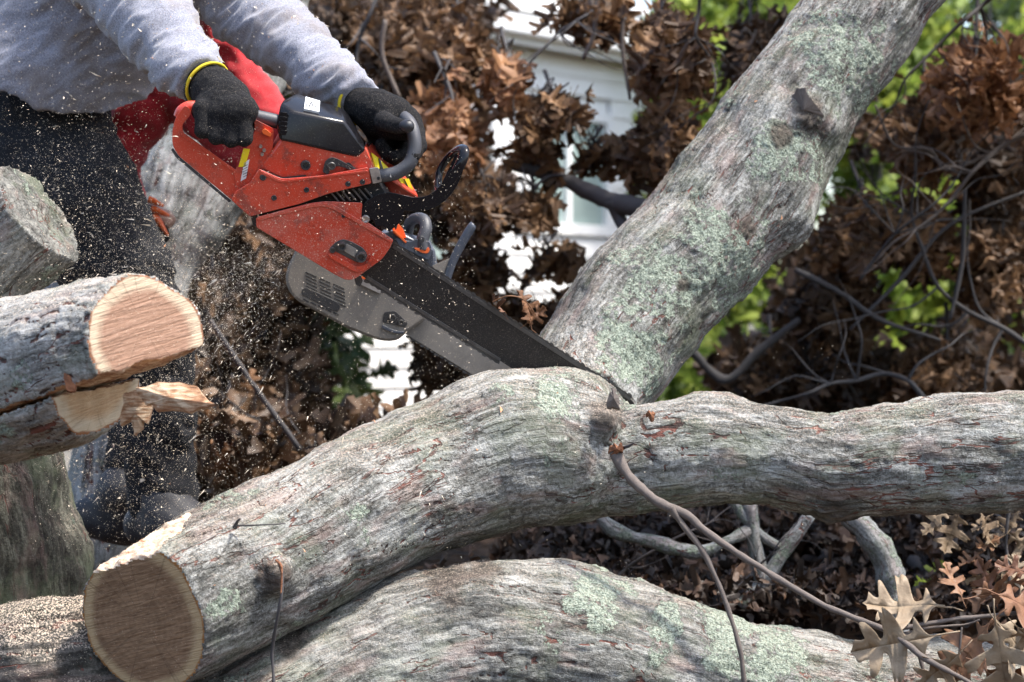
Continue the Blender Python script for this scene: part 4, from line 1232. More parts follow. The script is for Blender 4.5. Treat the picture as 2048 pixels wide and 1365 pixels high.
# guide bar and chain
bar = plate('guide_bar', [(680, 425), (790, 491), (1262, 797, 30), (1284, 830, 30), (1262, 868, 30), (1226, 866, 20), (1000, 722), (730, 556), (640, 500)], -.0022, .0022, BARM, r=3, bev=.0006)
plate('bar_rail', [(788, 489), (1262, 796), (1259, 802), (784, 496)], .0022, .0034, DSTEEL, bar, r=0, bev=.0004)
plate('bar_rail', [(735, 552), (1002, 718), (999, 724), (731, 559)], .0022, .0034, DSTEEL, bar, r=0, bev=.0004)
chain = plate('chain', [(786, 484), (1264, 793), (1262, 797), (785, 489)], -.0015, .0015, DSTEEL, r=0, bev=0)
plate('chain_run', [(728, 561), (998, 729), (1000, 724), (732, 556)], -.0015, .0015, DSTEEL, chain, r=0, bev=0)
def links(u0, v0, u1, v1, n, side, par, fn, w=0.0):
    first = None
    a, b_ = np.array([u0, v0], float), np.array([u1, v1], float)
    t = (b_ - a) / np.linalg.norm(b_ - a); q = np.array([t[1], -t[0]]) * side
    step = np.linalg.norm(b_ - a) / n
    for i in range(n):
        p = a + t * step * (i + .1)
        cut = i % 3 == 0
        L_ = step * .86; H = 4.6 if cut else 3.2
        pl = [p, p + t * L_, p + t * L_ * (.95) + q * (H * .5), p + t * L_ * .55 + q * H, p + q * (H * (.95 if cut else .6))]
        V, F = fn([tuple(x) for x in pl], w - (.0042 if cut else .003), w + (.0042 if cut else .003))
        obj('chain_link', V, F, DSTEEL, par, smooth=False)
links(786, 486, 1264, 795, 46, 1, chain, bevpoly)
links(728, 559, 998, 727, 24, -1, chain, bevpoly)

# clutch cover
cc = plate('clutch_cover', [(512, 436, 3), (560, 422), (623, 406, 20), (652, 403, 8), (725, 406, 4), (722, 436, 6), (787, 480, 4), (780, 496), (765, 518, 10), (709, 559, 14), (692, 561, 14), (672, 551, 12), (513, 455, 3)], .002, .042, REDC, r=6, bev=.004)
plate('cover_ridge', [(515, 434), (624, 408, 18), (652, 406, 14), (668, 410, 14), (786, 480), (783, 487), (664, 418, 14), (648, 413, 10), (626, 415, 14), (516, 442)], .042, .0445, REDC, cc, r=4, bev=.0012)
plate('nut_recess', [(672, 484, 8), (686, 478, 8), (704, 484), (728, 497, 8), (736, 512, 8), (728, 524, 8), (715, 526), (668, 502, 5), (661, 508, 6), (658, 498, 6)], .0415, .0432, DSTEEL, cc, r=5, bev=.001)
plate('nut_plate', [(692, 487), (716, 500), (712, 517), (688, 503)], .0432, .0455, BARG, cc, r=3, bev=.0006)
disc('bar_nut', 683, 491, .0432, 9, .010, DSTEEL, cc, 18)
disc('bar_nut', 721, 512, .0432, 11, .012, DSTEEL, cc, 18)
disc('adjuster_screw', 665, 500, .0432, 6, .004, DSTEEL, cc, 12)
plate('cover_lip', [(655, 508), (668, 510), (714, 535, 8), (732, 530, 8), (745, 508, 6), (740, 534, 10), (722, 546, 12), (706, 543, 10), (660, 516)], .042, .0475, RED, cc, r=4, bev=.002)
disc('cover_screw', 687, 432, .042, 4, .002, BLKM, cc, 10)
plate('chain_catcher', [(708, 556), (722, 552), (726, 562), (720, 574), (712, 570)], -.004, .012, BLKM, r=2, bev=.0008)
plate('chain_catcher', [(500, 430), (515, 430), (514, 456), (506, 450)], .0, .02, BLKM, r=2, bev=.0008)

# engine body
shull('engine_cover', [(519, 338, .026), (560, 278, .030), (713, 313, .034), (733, 298, .03), (748, 336, .03), (742, 352, .03), (565, 360, .028),
                       (530, 330, -.07), (560, 260, -.085), (735, 285, -.085), (760, 330, -.085), (560, 372, -.06), (742, 380, -.06)], RED)
eb = shull('engine_block', [(500, 380, .012), (520, 350, .02), (745, 345, .024), (770, 380, .024), (785, 420, .012), (760, 470, .004), (720, 480, -.0), (520, 440, .0),
                       (540, 350, -.08), (760, 340, -.08), (800, 400, -.07), (760, 460, -.06), (540, 430, -.07)], BLKM)
for i in range(7):
    u0 = 655 + i * 12
    plate('cooling_fin', [(u0, 381 - i * .6), (u0 + 4, 380 - i * .6), (u0 + 24, 403 - i * .5), (u0 + 20, 404 - i * .5)], .02, .030, DSTEEL, eb, r=0, bev=.0004)
# starter side and front slope
ss_ = shull('starter_cover', [(731, 301, -.01), (748, 336, .005), (760, 345, .005), (838, 396, -.02), (835, 388, -.05), (790, 325, -.06), (742, 285, -.06), (760, 360, -.02), (785, 392, -.02), (832, 400, -.03),
                       (760, 300, -.10), (825, 372, -.10), (770, 370, -.10)], RED, bev=.004)
def quadlabel(name, q, m, par, th=.0008):
    """thin sticker on the quad q = four (u, v, w)"""
    P = np.array([sp(*p) for p in q]); n = np.cross(P[1] - P[0], P[3] - P[0]); n /= np.linalg.norm(n)
    if n @ (CAMP - P[0]) < 0: n = -n
    V = np.vstack([P + n * th, P - n * th])
    return obj(name, V, [(0, 1, 2, 3), (7, 6, 5, 4), (0, 4, 5, 1), (1, 5, 6, 2), (2, 6, 7, 3), (3, 7, 4, 0)], m, par, smooth=False)
# the black top cover
tc = shull('top_cover', [(560, 281, .0345), (714, 316, .0365), (732, 300, .034), (588, 224, .020), (690, 244, .022), (552, 252, .022), (561, 208, .0), (594, 188, -.040), (688, 218, -.040), (566, 200, -.030), (697, 240, -.010),
                         (565, 262, -.085), (735, 288, -.085), (600, 195, -.075), (694, 226, -.075)], BLK, bev=.0045)
for i in range(6):
    a = i / 5
    stube('vent_slat', [(556 + 2 * a, 226 + 6.5 * i, .022 - .01 * a), (566, 218 + 6.5 * i, .017), (576, 222 + 6.5 * i, .024)], BLK, tc, 4, 6) if False else None
for i in range(5):
    plate('vent_slat', [(556, 232 + 9 * i), (561, 224 + 9 * i), (575, 226 + 9 * i), (571, 235 + 9 * i)], .018, .030 + .001 * i, BLK, tc, r=2, bev=.001)
def tq(a, c, ins=0.0):
    A, B, D_, E = [np.array(x, float) for x in ((588, 224, .020), (690, 244, .022), (688, 218, -.040), (594, 188, -.040))]
    return tuple((A * (1 - a) + B * a) * (1 - c) + (E * (1 - a) + D_ * a) * c)
st = quadlabel('sticker', [tq(.18, .16), tq(.48, .16), tq(.48, .86), tq(.18, .86)], WHT, tc, .0045)
for (a, c, a2, c2) in [(.22, .7, .24, .25), (.24, .3, .29, .62), (.29, .62, .32, .3), (.34, .66, .37, .36), (.37, .36, .41, .64), (.21, .76, .44, .74)]:
    q0, q1 = np.array(tq(a, c)), np.array(tq(a2, c2)); d_ = q1 - q0; nn = np.array([-d_[1], d_[0], 0]); nn = nn / (np.linalg.norm(nn) + 1e-6) * .9
    quadlabel('ink_stroke', [tuple(q0 + nn), tuple(q1 + nn), tuple(q1 - nn), tuple(q0 - nn)], INK, st, .0052)

# lower body arm that carries the front handle
arm = plate('handle_arm', [(518, 338, 4), (563, 358, 10), (640, 352), (736, 335, 4), (744, 367, 5), (700, 377), (659, 387, 8), (600, 408), (513, 430, 4), (500, 434), (462, 400, 4), (470, 384, 4), (500, 366)], .022, .044, RED, r=5, bev=.0035)
plate('arm_ridge', [(522, 342), (563, 362, 10), (735, 341), (736, 345), (563, 367, 10), (520, 348)], .044, .0462, RED, arm, r=2, bev=.0012)
for (u, v, r) in [(526, 355, 6.5), (548, 396, 5.5), (613, 380, 5.5), (696, 368, 5.5), (725, 364, 5.5)]:
    disc('screw', u, v, .044, r, .0022, BLKM, arm, 14)
disc('cover_knob', 611, 330, .031, 10, .006, BLKM, None, 12)
plate('decompression_lever', [(645, 345, 4), (650, 322, 10), (662, 314, 8), (676, 318, 8), (712, 338, 3), (706, 343), (680, 333, 6), (664, 334, 6), (656, 350)], .030, .040, BLKM, r=4, bev=.0015)
disc('lever_pivot', 663, 332, .040, 8, .004, DSTEEL)
plate('vent_slot', [(692, 326), (698, 325), (712, 338), (706, 340)], .030, .0355, BLKM, r=2, bev=.0005)
plate('cover_seam', [(523, 339), (562, 355, 8), (612, 350), (612, 353), (561, 359, 8), (521, 343)], .026, .032, BLKM, r=1, bev=.0004)

# rear handle
plate('rear_guard', [(372, 208, 10), (352, 232, 14), (344, 262, 14), (345, 292, 14), (357, 312, 8), (463, 400, 3), (476, 384), (474, 345, 3), (366, 265, 6), (364, 250, 10), (385, 226, 10)], -.018, .022, RED, r=7, bev=.005)
plate('guard_rubber', [(346, 296, 4), (358, 313, 6), (463, 402), (459, 406), (352, 316, 8), (342, 300, 4)], -.014, .018, RUB, r=3, bev=.001)
plate('guard_lip', [(362, 262, 6), (474, 342), (474, 349), (360, 270, 6)], .022, .0245, RED, r=2, bev=.001)
rc = plate('handle_column', [(508, 238, 5), (548, 258, 5), (545, 300), (520, 338), (498, 370), (474, 388, 3), (468, 345, 3), (486, 312), (510, 262)], -.030, .024, RED, r=4, bev=.003)
q = lambda *p: [(u, v, .0246) for u, v in p]
quadlabel('sticker', q((487, 297), (500, 299), (490, 334), (477, 334)), YEL, rc)
quadlabel('sticker', q((488, 326), (499, 319), (492, 357), (481, 363)), WHT, rc)
for i in range(5):
    quadlabel('ink_line', [(485 + .3 * i, 334 + i * 5, .0252), (495 + .2 * i, 329 + i * 5, .0252), (495 + .2 * i, 330 + i * 5, .0252), (485 + .3 * i, 335 + i * 5, .0252)], INK, rc, .0006)
stube('rear_grip', [(368, 216, .0, 9), (395, 214, .0, 12), (440, 222, .0, 13), (505, 232, .0, 13), (552, 243, .0, 14), (575, 250, .0, 14)], RUB)
stube('rear_bow', [(356, 234, .002, 9), (362, 222, .002, 10), (376, 214, .002, 11), (392, 213, .002, 11)], RED)
plate('lockout_lever', [(523, 262, 3), (530, 257, 3), (544, 268), (541, 275), (526, 268)], .024, .032, ORNG, r=3, bev=.001)
plate('throttle_trigger', [(480, 244), (505, 250), (500, 278, 6), (484, 268, 6)], -.006, .006, BLKM, r=5, bev=.001)
for (u, v) in [(521, 292), (528, 300), (524, 308)]:
    disc('choke_link', u, v, .024, 3.5, .006, STEEL, None, 10)

# front handle
fh = stube('front_handle', [(752, 352, .030, 13.5), (772, 351, .032, 13.5), (797, 344, .032, 13.5), (819, 327, .030, 13.5), (829, 300, .022, 13.5), (828, 272, .010, 13.5), (820, 248, -.008, 13.5), (802, 232, -.035, 13.5), (782, 228, -.07, 13.5), (768, 240, -.10, 13.5), (768, 275, -.118, 13.5), (775, 330, -.118, 13)], RUB)
plate('handle_collar', [(738, 337, 3), (757, 335, 3), (764, 364, 3), (746, 368, 3)], .018, .046, STEEL, r=3, bev=.002)
disc('collar_screw', 757, 357, .046, 3.5, .002, BLKM, None, 10)
quadlabel('warning_sticker', [(742, 306, -.003), (756, 316, -.006), (783, 343, -.012), (750, 336, .0055)], YEL, ss_, .0012)
quadlabel('warning_stripe', [(757, 317, -.0045), (760, 320, -.0045), (766, 340, .002), (761, 339, .002)], INK, ss_, .0018)
quadlabel('warning_sticker', [(795, 357, -.016), (817, 358, -.028), (829, 388, -.030), (812, 382, -.017)], YEL, ss_, .0012)
quadlabel('warning_stripe', [(807, 358, -.022), (809, 358, -.022), (822, 385, -.024), (818, 384, -.022)], INK, ss_, .002)

# hand guard
hg = plate('hand_guard', [(724, 420, 3), (730, 404, 6), (752, 390, 8), (778, 384, 10), (830, 396, 10), (858, 392, 14), (880, 374, 12), (892, 350, 6), (922, 322, 5), (927, 340, 6), (918, 366, 14), (898, 396, 14), (868, 418, 14), (838, 425, 10), (806, 421, 5), (808, 440, 4), (778, 464, 3), (765, 452, 3), (752, 455, 3), (748, 441, 3), (722, 436, 4)], .010, .040, BLK, r=6, bev=.0025)
ring = [(888, 384, .034), (908, 352, .034), (924, 322, .032), (928, 303, .022), (921, 297, .0), (910, 303, -.03), (893, 320, -.045), (881, 340, -.045), (877, 360, -.035), (876, 378, -.01), (882, 390, .02), (888, 384, .034)]
P_ = catmull(np.array([sp(*p) for p in ring]), 5)
V, F = tube(P_, .0062, 10, False, squash=1.5); obj('guard_loop', V, F, BLK, hg)
stube('guard_rib', [(885, 372, -.012, 3.5), (900, 340, -.006, 3.5), (914, 310, -.004, 3.5)], BLK, hg)
plate('guard_web', [(858, 394), (880, 372), (884, 392), (870, 410)], -.035, .012, BLK, hg, r=4, bev=.002)
disc('pivot_bolt', 731, 438, .040, 8, .004, STEEL, hg, 16)
for i, (u, v) in enumerate([(752, 452), (764, 458), (778, 462), (790, 456)]):
    plate('bumper_spike', [(u - 7, v - 12), (u + 6, v - 10), (u + 2, v + 6)], .030, .036, BLKM, None, r=0, bev=.0004)

# ------------------------------------------------------------------ second, grey saw behind
W2 = unit(.10, -.98, -.12); Q0 = at(750, 600, 4.42)
saw2 = thing('chainsaw', Q0, 'dusty grey covered chainsaw with orange details, held behind the red one', 'chainsaw')
def sp2(u, v, w=0.0):
    d = at(u, v, 1.0) - CAMP
    return CAMP + d * (((Q0 - CAMP) @ W2 + w) / (d @ W2))
_sp = sp
def on2(fn, *a, **k):
    global sp, WN
    o = (sp, WN); sp = sp2; WN = W2
    try: return fn(*a, **k)
    finally: sp, WN = o
c2 = on2(plate, 'side_cover', [(600, 470), (591, 500, 8), (573, 540, 20), (571, 566, 18), (582, 590, 16), (600, 606, 12), (642, 628), (691, 655), (734, 673, 14), (765, 683, 14), (795, 682, 14), (815, 664, 8), (850, 640), (860, 600), (800, 520), (700, 460)], .0, .035, GREYC, saw2, r=6, bev=.005)
for cx in range(3):
    for ry in range(6):
        u = 612 + cx * 28 + ry * .5; v = 545 + cx * 12 + ry * 7
        on2(plate, 'vent_slot', [(u - 1, v - 2), (u + 21, v + 8), (u + 21, v + 11), (u - 1, v + 1)], .033, .0362, BLKM, c2, r=0, bev=.0003)
on2(plate, 'vent_grille', [(603, 580, 4), (612, 575, 4), (674, 604, 4), (681, 614, 4), (676, 624, 4), (665, 622, 4), (604, 590, 4)], .033, .0366, BLKM, c2, r=3, bev=.0006)
for i in range(5):
    on2(plate, 'vent_slot', [(607 + 15 * i, 597 + 6.5 * i), (618 + 15 * i, 603 + 6.5 * i), (617 + 15 * i, 606 + 6.5 * i), (606 + 15 * i, 600 + 6.5 * i)], .033, .0362, BLKM, c2, r=0, bev=.0003)
on2(plate, 'bar_nut_recess', [(768, 625, 4), (790, 622, 5), (816, 646, 5), (812, 655, 4), (765, 645, 4)], .033, .0364, BLKM, c2, r=3, bev=.0006)
on2(disc, 'bar_nut', 785, 636, .036, 8, .004, DSTEEL, c2, 14)
on2(disc, 'bar_nut', 802, 646, .036, 7, .004, DSTEEL, c2, 14)
on2(plate, 'cover_rim', [(765, 650), (790, 662, 10), (808, 664), (806, 668), (788, 667, 10), (763, 656)], .034, .040, BLUEB, c2, r=2, bev=.0008)
on2(plate, 'cover_step', [(722, 556), (742, 566), (764, 584), (760, 588), (722, 570)], .034, .042, STEEL, c2, r=2, bev=.0008)
on2(plate, 'cover_stripe', [(724, 552), (746, 561), (744, 565), (722, 557)], .034, .043, ORNG, c2, r=1, bev=.0008)
b2 = on2(plate, 'guide_bar', [(740, 560), (900, 600), (1060, 720), (1050, 800, 20), (1010, 790, 20), (925, 738), (810, 668)], .008, .013, BARG, saw2, r=4, bev=.0008)
ch2 = on2(plate, 'chain', [(812, 668), (930, 740), (1010, 790), (1012, 785), (930, 734), (814, 662)], .008, .012, DSTEEL, saw2, r=0, bev=0)
on2(lambda: links(812, 670, 945, 752, 14, -1, ch2, bevpoly, .010))
on2(shull, 'engine_housing', [(740, 470, .03), (790, 460, .03), (870, 500, .03), (868, 540, .03), (880, 570, .02), (740, 540, .02), (740, 460, -.08), (860, 480, -.08), (880, 560, -.08), (740, 560, -.08)], BLUEB, saw2)
on2(plate, 'housing_panel', [(783, 448), (790, 440), (806, 458), (813, 476), (800, 478), (786, 466)], .03, .036, ORNG, saw2, r=2, bev=.001)
on2(plate, 'housing_strip', [(785, 461), (789, 460), (814, 484), (811, 487)], .036, .046, ORNG, saw2, r=1, bev=.001)
on2(plate, 'handle_mount', [(790, 476, 4), (822, 484, 4), (832, 478, 4), (860, 484, 6), (864, 502, 6), (858, 522, 6), (846, 516), (798, 492, 4)], .03, .044, BLUEB, saw2, r=4, bev=.002)
on2(plate, 'mount_trim', [(828, 496, 3), (842, 497, 6), (850, 503), (856, 494, 3), (860, 500, 3), (856, 507, 3), (846, 507), (830, 499, 3)], .044, .047, ORNG, saw2, r=2, bev=.0008)
on2(stube, 'front_handle', [(846, 500, .038, 13), (845, 480, .036, 13.5), (852, 458, .03, 13), (848, 441, .015, 13), (834, 437, -.01, 12), (820, 446, -.04, 12), (815, 470, -.06, 12), (815, 500, -.07, 12)], RUB, saw2)
# round embossed emblem on the handle collar
on2(stube, 'emblem', [(838, 483, .052, 1.0), (836, 477, .053, 1.0), (842, 473, .053, 1.0), (848, 477, .053, 1.0), (846, 484, .052, 1.0), (838, 483, .052, 1.0)], INK, saw2, 5, 5)
on2(stube, 'emblem_stroke', [(839, 480, .054, .8), (846, 479, .054, .8)], INK, saw2, 3, 5)
on2(stube, 'emblem_stroke', [(839, 475, .054, .8), (839, 484, .054, .8)], INK, saw2, 3, 5)
on2(stube, 'emblem_stroke', [(846, 474, .054, .8), (846, 484, .054, .8)], INK, saw2, 3, 5)
g2 = on2(stube, 'hand_guard', [(893, 560, .03, 9), (905, 525, .03, 9), (925, 485, .03, 9.5), (943, 455, .03, 9.5), (948, 449, .03, 7)], BLUEB, saw2)
on2(plate, 'guard_gusset', [(864, 532), (906, 514), (903, 540), (893, 560), (870, 548)], .018, .030, GREYC, g2, r=3, bev=.001)

# ------------------------------------------------------------------ people
def part_sdf(name, f, lo, hi, h, m, par, disp=None, band=None):
    V, F = polygonize(f, lo, hi, h, band)
    F, N = outward(V, F, f, h * .5)
    if disp is not None: V = V + N * disp(V, N)[:, None]
    o = obj(name, V, F, m, par)
    return o, V, N

def bb(pts, r):
    p = np.array(pts); return p.min(0) - r, p.max(0) + r
def C3(P, *pts, k=0.0):
    """pts: (u, v, depth, radius in px)"""
    A = [at(p[0], p[1], p[2]).astype(np.float32) for p in pts]; r = [px(p[3], p[2]) for p in pts]
    return chain_sdf(P, A, r, k)

# ---- the man with the saw
LSH, LEL, LWR = (470, -330, 4.80), (430, -40, 4.50), (722, 208, 4.12)
RSH, REL, RWR = (300, -330, 4.52), (215, -70, 4.32), (410, 165, 4.035)
HIPR, KNR, ANR = (70, 215, 4.86), (262, 540, 4.80), (318, 960, 4.89)
HIPL, KNL, ANL = (110, 200, 4.98), (280, 600, 5.06), (250, 985, 5.10)
def P3(p): return at(*p[:3])
def body_f(P):
    t = C3(P, (90, 150, 4.89, 85), (190, 20, 4.82, 115), (300, -150, 4.76, 140), (385, -310, 4.72, 150))
    neck = C3(P, (385, -330, 4.72, 60), (470, -470, 4.68, 52))
    head = ell(P, at(520, -560, 4.66).astype(np.float32), (.082, .10, .115))
    nose = C3(P, (585, -540, 4.62, 10), (600, -510, 4.61, 13))
    jaw = C3(P, (520, -510, 4.66, 70), (560, -470, 4.64, 52))
    ears = C3(P, (500, -550, 4.56, 18), (498, -530, 4.56, 12))
    ra = C3(P, (*RSH, 62), (*REL, 46), (*RWR, 27))
    la = C3(P, (*LSH, 62), (*LEL, 46), (*LWR, 27))
    rl = C3(P, (*HIPR, 90), (*KNR, 58), (*ANR, 40))
    ll = C3(P, (*HIPL, 62), (*KNL, 44), (*ANL, 30))
    hr = C3(P, (*RWR, 27), (445, 205, 4.01, 30)); hl = C3(P, (*LWR, 27), (770, 235, 4.11, 28))
    b_ = smin(smin(t, neck, .05), smin(smin(head, jaw, .03), smin(nose, ears, .001), .015), .03)
    for x in (ra, la, rl, ll): b_ = smin(b_, x, .06)
    return smin(b_, np.minimum(hr, hl), .02)
man_base = at(300, 1080, 4.9)
lo = at(-150, 1100, 4.3); hi = at(900, -720, 5.3)
lo_ = np.minimum(lo, hi) - .2; hi_ = np.maximum(lo, hi) + .2; lo_[1], hi_[1] = 3.85, 5.4
V, F = polygonize(body_f, lo_, hi_, .012, .2)
F, N = outward(V, F, body_f, .006)
man = obj('person', V, F, SKIN, None); rebase(man, man_base)
tag(man, 'man in grey sweatshirt and black trousers gripping the red chainsaw', 'person')
# short hair and eyes, above the picture
part_sdf('hair', lambda P: np.maximum(ell(P, at(515, -575, 4.66).astype(np.float32), (.09, .108, .118)), (P - at(530, -560, 4.66).astype(np.float32)) @ np.array([.8, 0, -.6], np.float32)), at(515, -575, 4.66) - .16, at(515, -575, 4.66) + .16, .006, HAIR, man, lambda V, N: .004 * noise(V * 60, 3))
for dd in (4.60, 4.70):
    p, f = box(at(590, -560, dd), .012, .02, .008); obj('eye', p, f, INK, man)

# sweatshirt
hem = plane3(at(0, 150, 4.66), at(214, 288, 4.66), at(306, 150, 4.90), at(250, -50, 4.8))
def sleeve_folds(q, s0):
    return 0
def axis_t(P, a, b_):
    a = P3(a); b_ = P3(b_); ab = b_ - a; L = np.linalg.norm(ab)
    return ((P - a) @ (ab / L)), L
def shirt_f(P):
    t = C3(P, (40, 250, 4.82, 190), (85, 170, 4.83, 196), (160, 20, 4.82, 192), (270, -150, 4.76, 190), (380, -300, 4.72, 175), k=.03)
    r_ = C3(P, (*RSH, 105), (215, -70, 4.32, 98), (262, -8, 4.27, 90), (325, 72, 4.17, 78), (372, 128, 4.09, 64), (404, 160, 4.04, 52), k=.01)
    l_ = C3(P, (*LSH, 105), (430, -60, 4.50, 98), (492, 8, 4.43, 80), (570, 82, 4.32, 72), (640, 138, 4.21, 62), (700, 182, 4.14, 50), (716, 200, 4.12, 44), k=.01)
    d = smin(t, smin(r_, l_, .01), .012)
    # cuff ends
    ends = []
    for (w, e, dd) in ((RWR, REL, .0), (LWR, LEL, .0)):
        a, b_ = P3(w), P3(e); n = (a - b_) / np.linalg.norm(a - b_)
        near = np.linalg.norm(P - a.astype(np.float32), axis=1) - .16
        d = np.maximum(d, np.minimum((P - (a - n * .006).astype(np.float32)) @ n.astype(np.float32), -near))
    d = np.maximum(d, (P - hem[0].astype(np.float32)) @ hem[1].astype(np.float32))
    fold = 0.013 * fold_noise(P)
    return d - fold
def fold_noise(P):
    # broad folds sweep across the torso, rings bunch along the sleeves
    q = np.stack([P[:, 0] * 5 + P[:, 2] * 2.2, P[:, 1] * 5, P[:, 2] * 11 - P[:, 0] * 4.5], 1)
    n = noise(q, 41)
    q2 = np.stack([P[:, 0] * 13 - P[:, 2] * 16, P[:, 1] * 6, P[:, 2] * 5 + P[:, 0] * 7], 1)
    n2 = noise(q2, 43)
    near = sstep(4.78, 4.60, P[:, 1])
    r1 = 1 - 2 * np.abs(n); 
    return 1.1 * (1 - near) * n + near * (.35 * n + .8 * n2)
sh_lo = at(-120, 320, 4.8); sh_hi = at(780, -420, 4.8)
lo_ = np.minimum(sh_lo, sh_hi) - .05; hi_ = np.maximum(sh_lo, sh_hi) + .05; lo_[1], hi_[1] = 3.9, 5.1
def shirt_disp(V, N):
    q2 = np.stack([V[:, 0] * 30 - V[:, 2] * 38, V[:, 1] * 12, V[:, 2] * 9 + V[:, 0] * 12], 1)
    q1 = np.stack([V[:, 0] * 14 + V[:, 2] * 6, V[:, 1] * 10, V[:, 2] * 34 - V[:, 0] * 10], 1)
    near = sstep(4.74, 4.60, V[:, 1])
    f = near * np.abs(noise(q2, 51)) + (1 - near) * np.abs(noise(q1, 52))
    return .012 * (.25 - f) + .0007 * noise(V * 120, 7)
shirt, SV, SN = part_sdf('sweatshirt', shirt_f, lo_, hi_, .0065, SHIRT, man, shirt_disp, .09)
FALL.append((SV, SN))
# stitched cuff and hem bands
def ring(name, w, e, off, r, th, m, par, tilt=None, sq=1.0, N=40):
    a, b_ = P3(w), P3(e); n = (a - b_) / np.linalg.norm(a - b_)
    if tilt is not None: n = n + np.array(tilt); n /= np.linalg.norm(n)
    c = a + n * off; e1 = np.cross(n, [0, 1.0, 0]); e1 /= np.linalg.norm(e1); e2 = np.cross(n, e1)
    A = np.linspace(0, 2 * math.pi, N + 1)
    P = np.array([c + r * (math.cos(t) * e1 + math.sin(t) * e2 * sq) for t in A])
    V, F = tube(P, th, 8, False, squash=.6)
    return obj(name, V, F, m, par)

# trousers
def jeans_f(P):
    hip = C3(P, (90, 130, 4.88, 120), (90, 205, 4.92, 124))
    r_ = C3(P, (62, 260, 4.86, 142), (142, 400, 4.80, 140), (238, 545, 4.80, 102), (300, 680, 4.83, 88), (314, 840, 4.86, 76), (322, 985, 4.88, 72), k=.02)
    l_ = C3(P, (100, 190, 4.98, 105), (170, 400, 5.0, 100), (285, 620, 5.06, 76), (290, 800, 5.1, 70), (275, 975, 5.12, 66), k=.02)
    return smin(smin(hip, r_, .03), l_, .01) - .006 * noise(np.stack([P[:, 0] * 9, P[:, 1] * 9, P[:, 2] * 15 + P[:, 0] * 8], 1), 61)
lo_, hi_ = np.minimum(at(-180, 1080, 4.8), at(480, 40, 4.8)) - .05, np.maximum(at(-180, 1080, 4.8), at(480, 40, 4.8)) + .1
lo_[1], hi_[1] = 4.35, 5.4
jeans, JV, JN = part_sdf('trousers', jeans_f, lo_, hi_, .0075, JEANS, man,
    lambda V, N: .013 * (.2 - np.abs(noise(np.stack([V[:, 0] * 16, V[:, 1] * 12, V[:, 2] * 26 + V[:, 0] * 12], 1), 62))) + .001 * noise(V * 90, 3), .09)
for _ in range(3): FALL.append((JV, JN))
def boot_f(ank, toe, heel):
    def f(P):
        d = C3(P, (*ank, 58), (toe[0] - (toe[0] - heel[0]) * .55, toe[1] - 6, toe[2], 52), k=.02)
        s_ = C3(P, (*heel, 42), (*toe, 40), k=.01)
        d = smin(d, s_, .04)
        return d
    return f
for nm, a, t, h_ in (('boot', (320, 975, 4.87), (400, 1052, 4.84), (288, 1050, 4.9)), ('boot', (250, 985, 5.08), (180, 1035, 5.1), (300, 1050, 5.1))):
    lo_ = np.minimum.reduce([at(*a), at(*t), at(*h_)]) - .09; hi_ = np.maximum.reduce([at(*a), at(*t), at(*h_)]) + .09
    part_sdf(nm, boot_f(a, t, h_), lo_, hi_, .006, BOOT, man, lambda V, N: .002 * noise(V * 40, 5), .08)

# gloves: palm plus five separate fingers wrapped on the handles
def smx(ds, k):
    o = ds[0]
    for d in ds[1:]: o = smin(o, d, k)
    return o
def rglove_f(P):
    palm = C3(P, (404, 158, 4.042, 38), (430, 182, 4.017, 46), (455, 204, 3.992, 46), (472, 222, 3.977, 40), k=.01)
    kn = C3(P, (408, 222, 3.977, 25), (440, 226, 3.962, 26), (468, 226, 3.957, 26), (488, 222, 3.957, 24))
    d = smin(palm, kn, .022)
    F_ = [((404, 218), (405, 262), (418, 262)), ((432, 224), (433, 274), (445, 270)), ((459, 226), (461, 280), (470, 272)), ((484, 222), (489, 278), (494, 262))]
    for i, (a, b_, c_) in enumerate(F_):
        f = C3(P, (*a, 3.957, 18), (*b_, 3.952, 15.5), (c_[0], c_[1] - 4, 3.992, 14), (c_[0] + 4, c_[1] - 22, 4.017, 12.5), k=.004)
        d = smin(d, f, .006)
    th = C3(P, (440, 180, 4.037, 22), (478, 205, 4.042, 18), (505, 222, 4.027, 15), k=.005)
    return smin(d, th, .012)
def lglove_f(P):
    palm = C3(P, (722, 210, 4.120, 36), (752, 222, 4.105, 42), (785, 236, 4.095, 42), (806, 246, 4.100, 36), k=.01)
    d = palm
    idx = C3(P, (812, 240, 4.115, 20), (834, 262, 4.085, 16), (840, 292, 4.060, 14.5), (828, 312, 4.040, 13), k=.004)
    thumb = C3(P, (768, 244, 4.055, 20), (795, 252, 4.015, 15), (816, 253, 3.990, 12.5), k=.004)
    mid = C3(P, (800, 258, 4.135, 20), (818, 285, 4.145, 16), (808, 312, 4.115, 14), (792, 314, 4.085, 13), k=.004)
    rng = C3(P, (776, 262, 4.145, 20), (792, 296, 4.165, 16), (788, 322, 4.125, 14), (772, 308, 4.100, 13.5), (762, 290, 4.095, 12.5), k=.004)
    pky = C3(P, (752, 258, 4.155, 18), (752, 296, 4.165, 15), (768, 322, 4.135, 13), (764, 304, 4.115, 12), k=.004)
    heel = C3(P, (748, 250, 4.115, 24), (766, 290, 4.155, 22))
    for f, kk in ((idx, .012), (mid, .008), (rng, .006), (pky, .006), (heel, .015)): d = smin(d, f, kk)
    return smin(d, thumb, .008)
for nm, f, cen in (('glove', rglove_f, (445, 215, 4.0)), ('glove', lglove_f, (775, 255, 4.10))):
    c = at(*cen)
    g_, gv, gn = part_sdf(nm, f, c - np.array([.09, .14, .10]), c + np.array([.09, .14, .10]), .0028, GLOVE, man, lambda V, N: .0009 * noise(V * 160, 4) + .0012 * noise(V * 45, 5), .045)
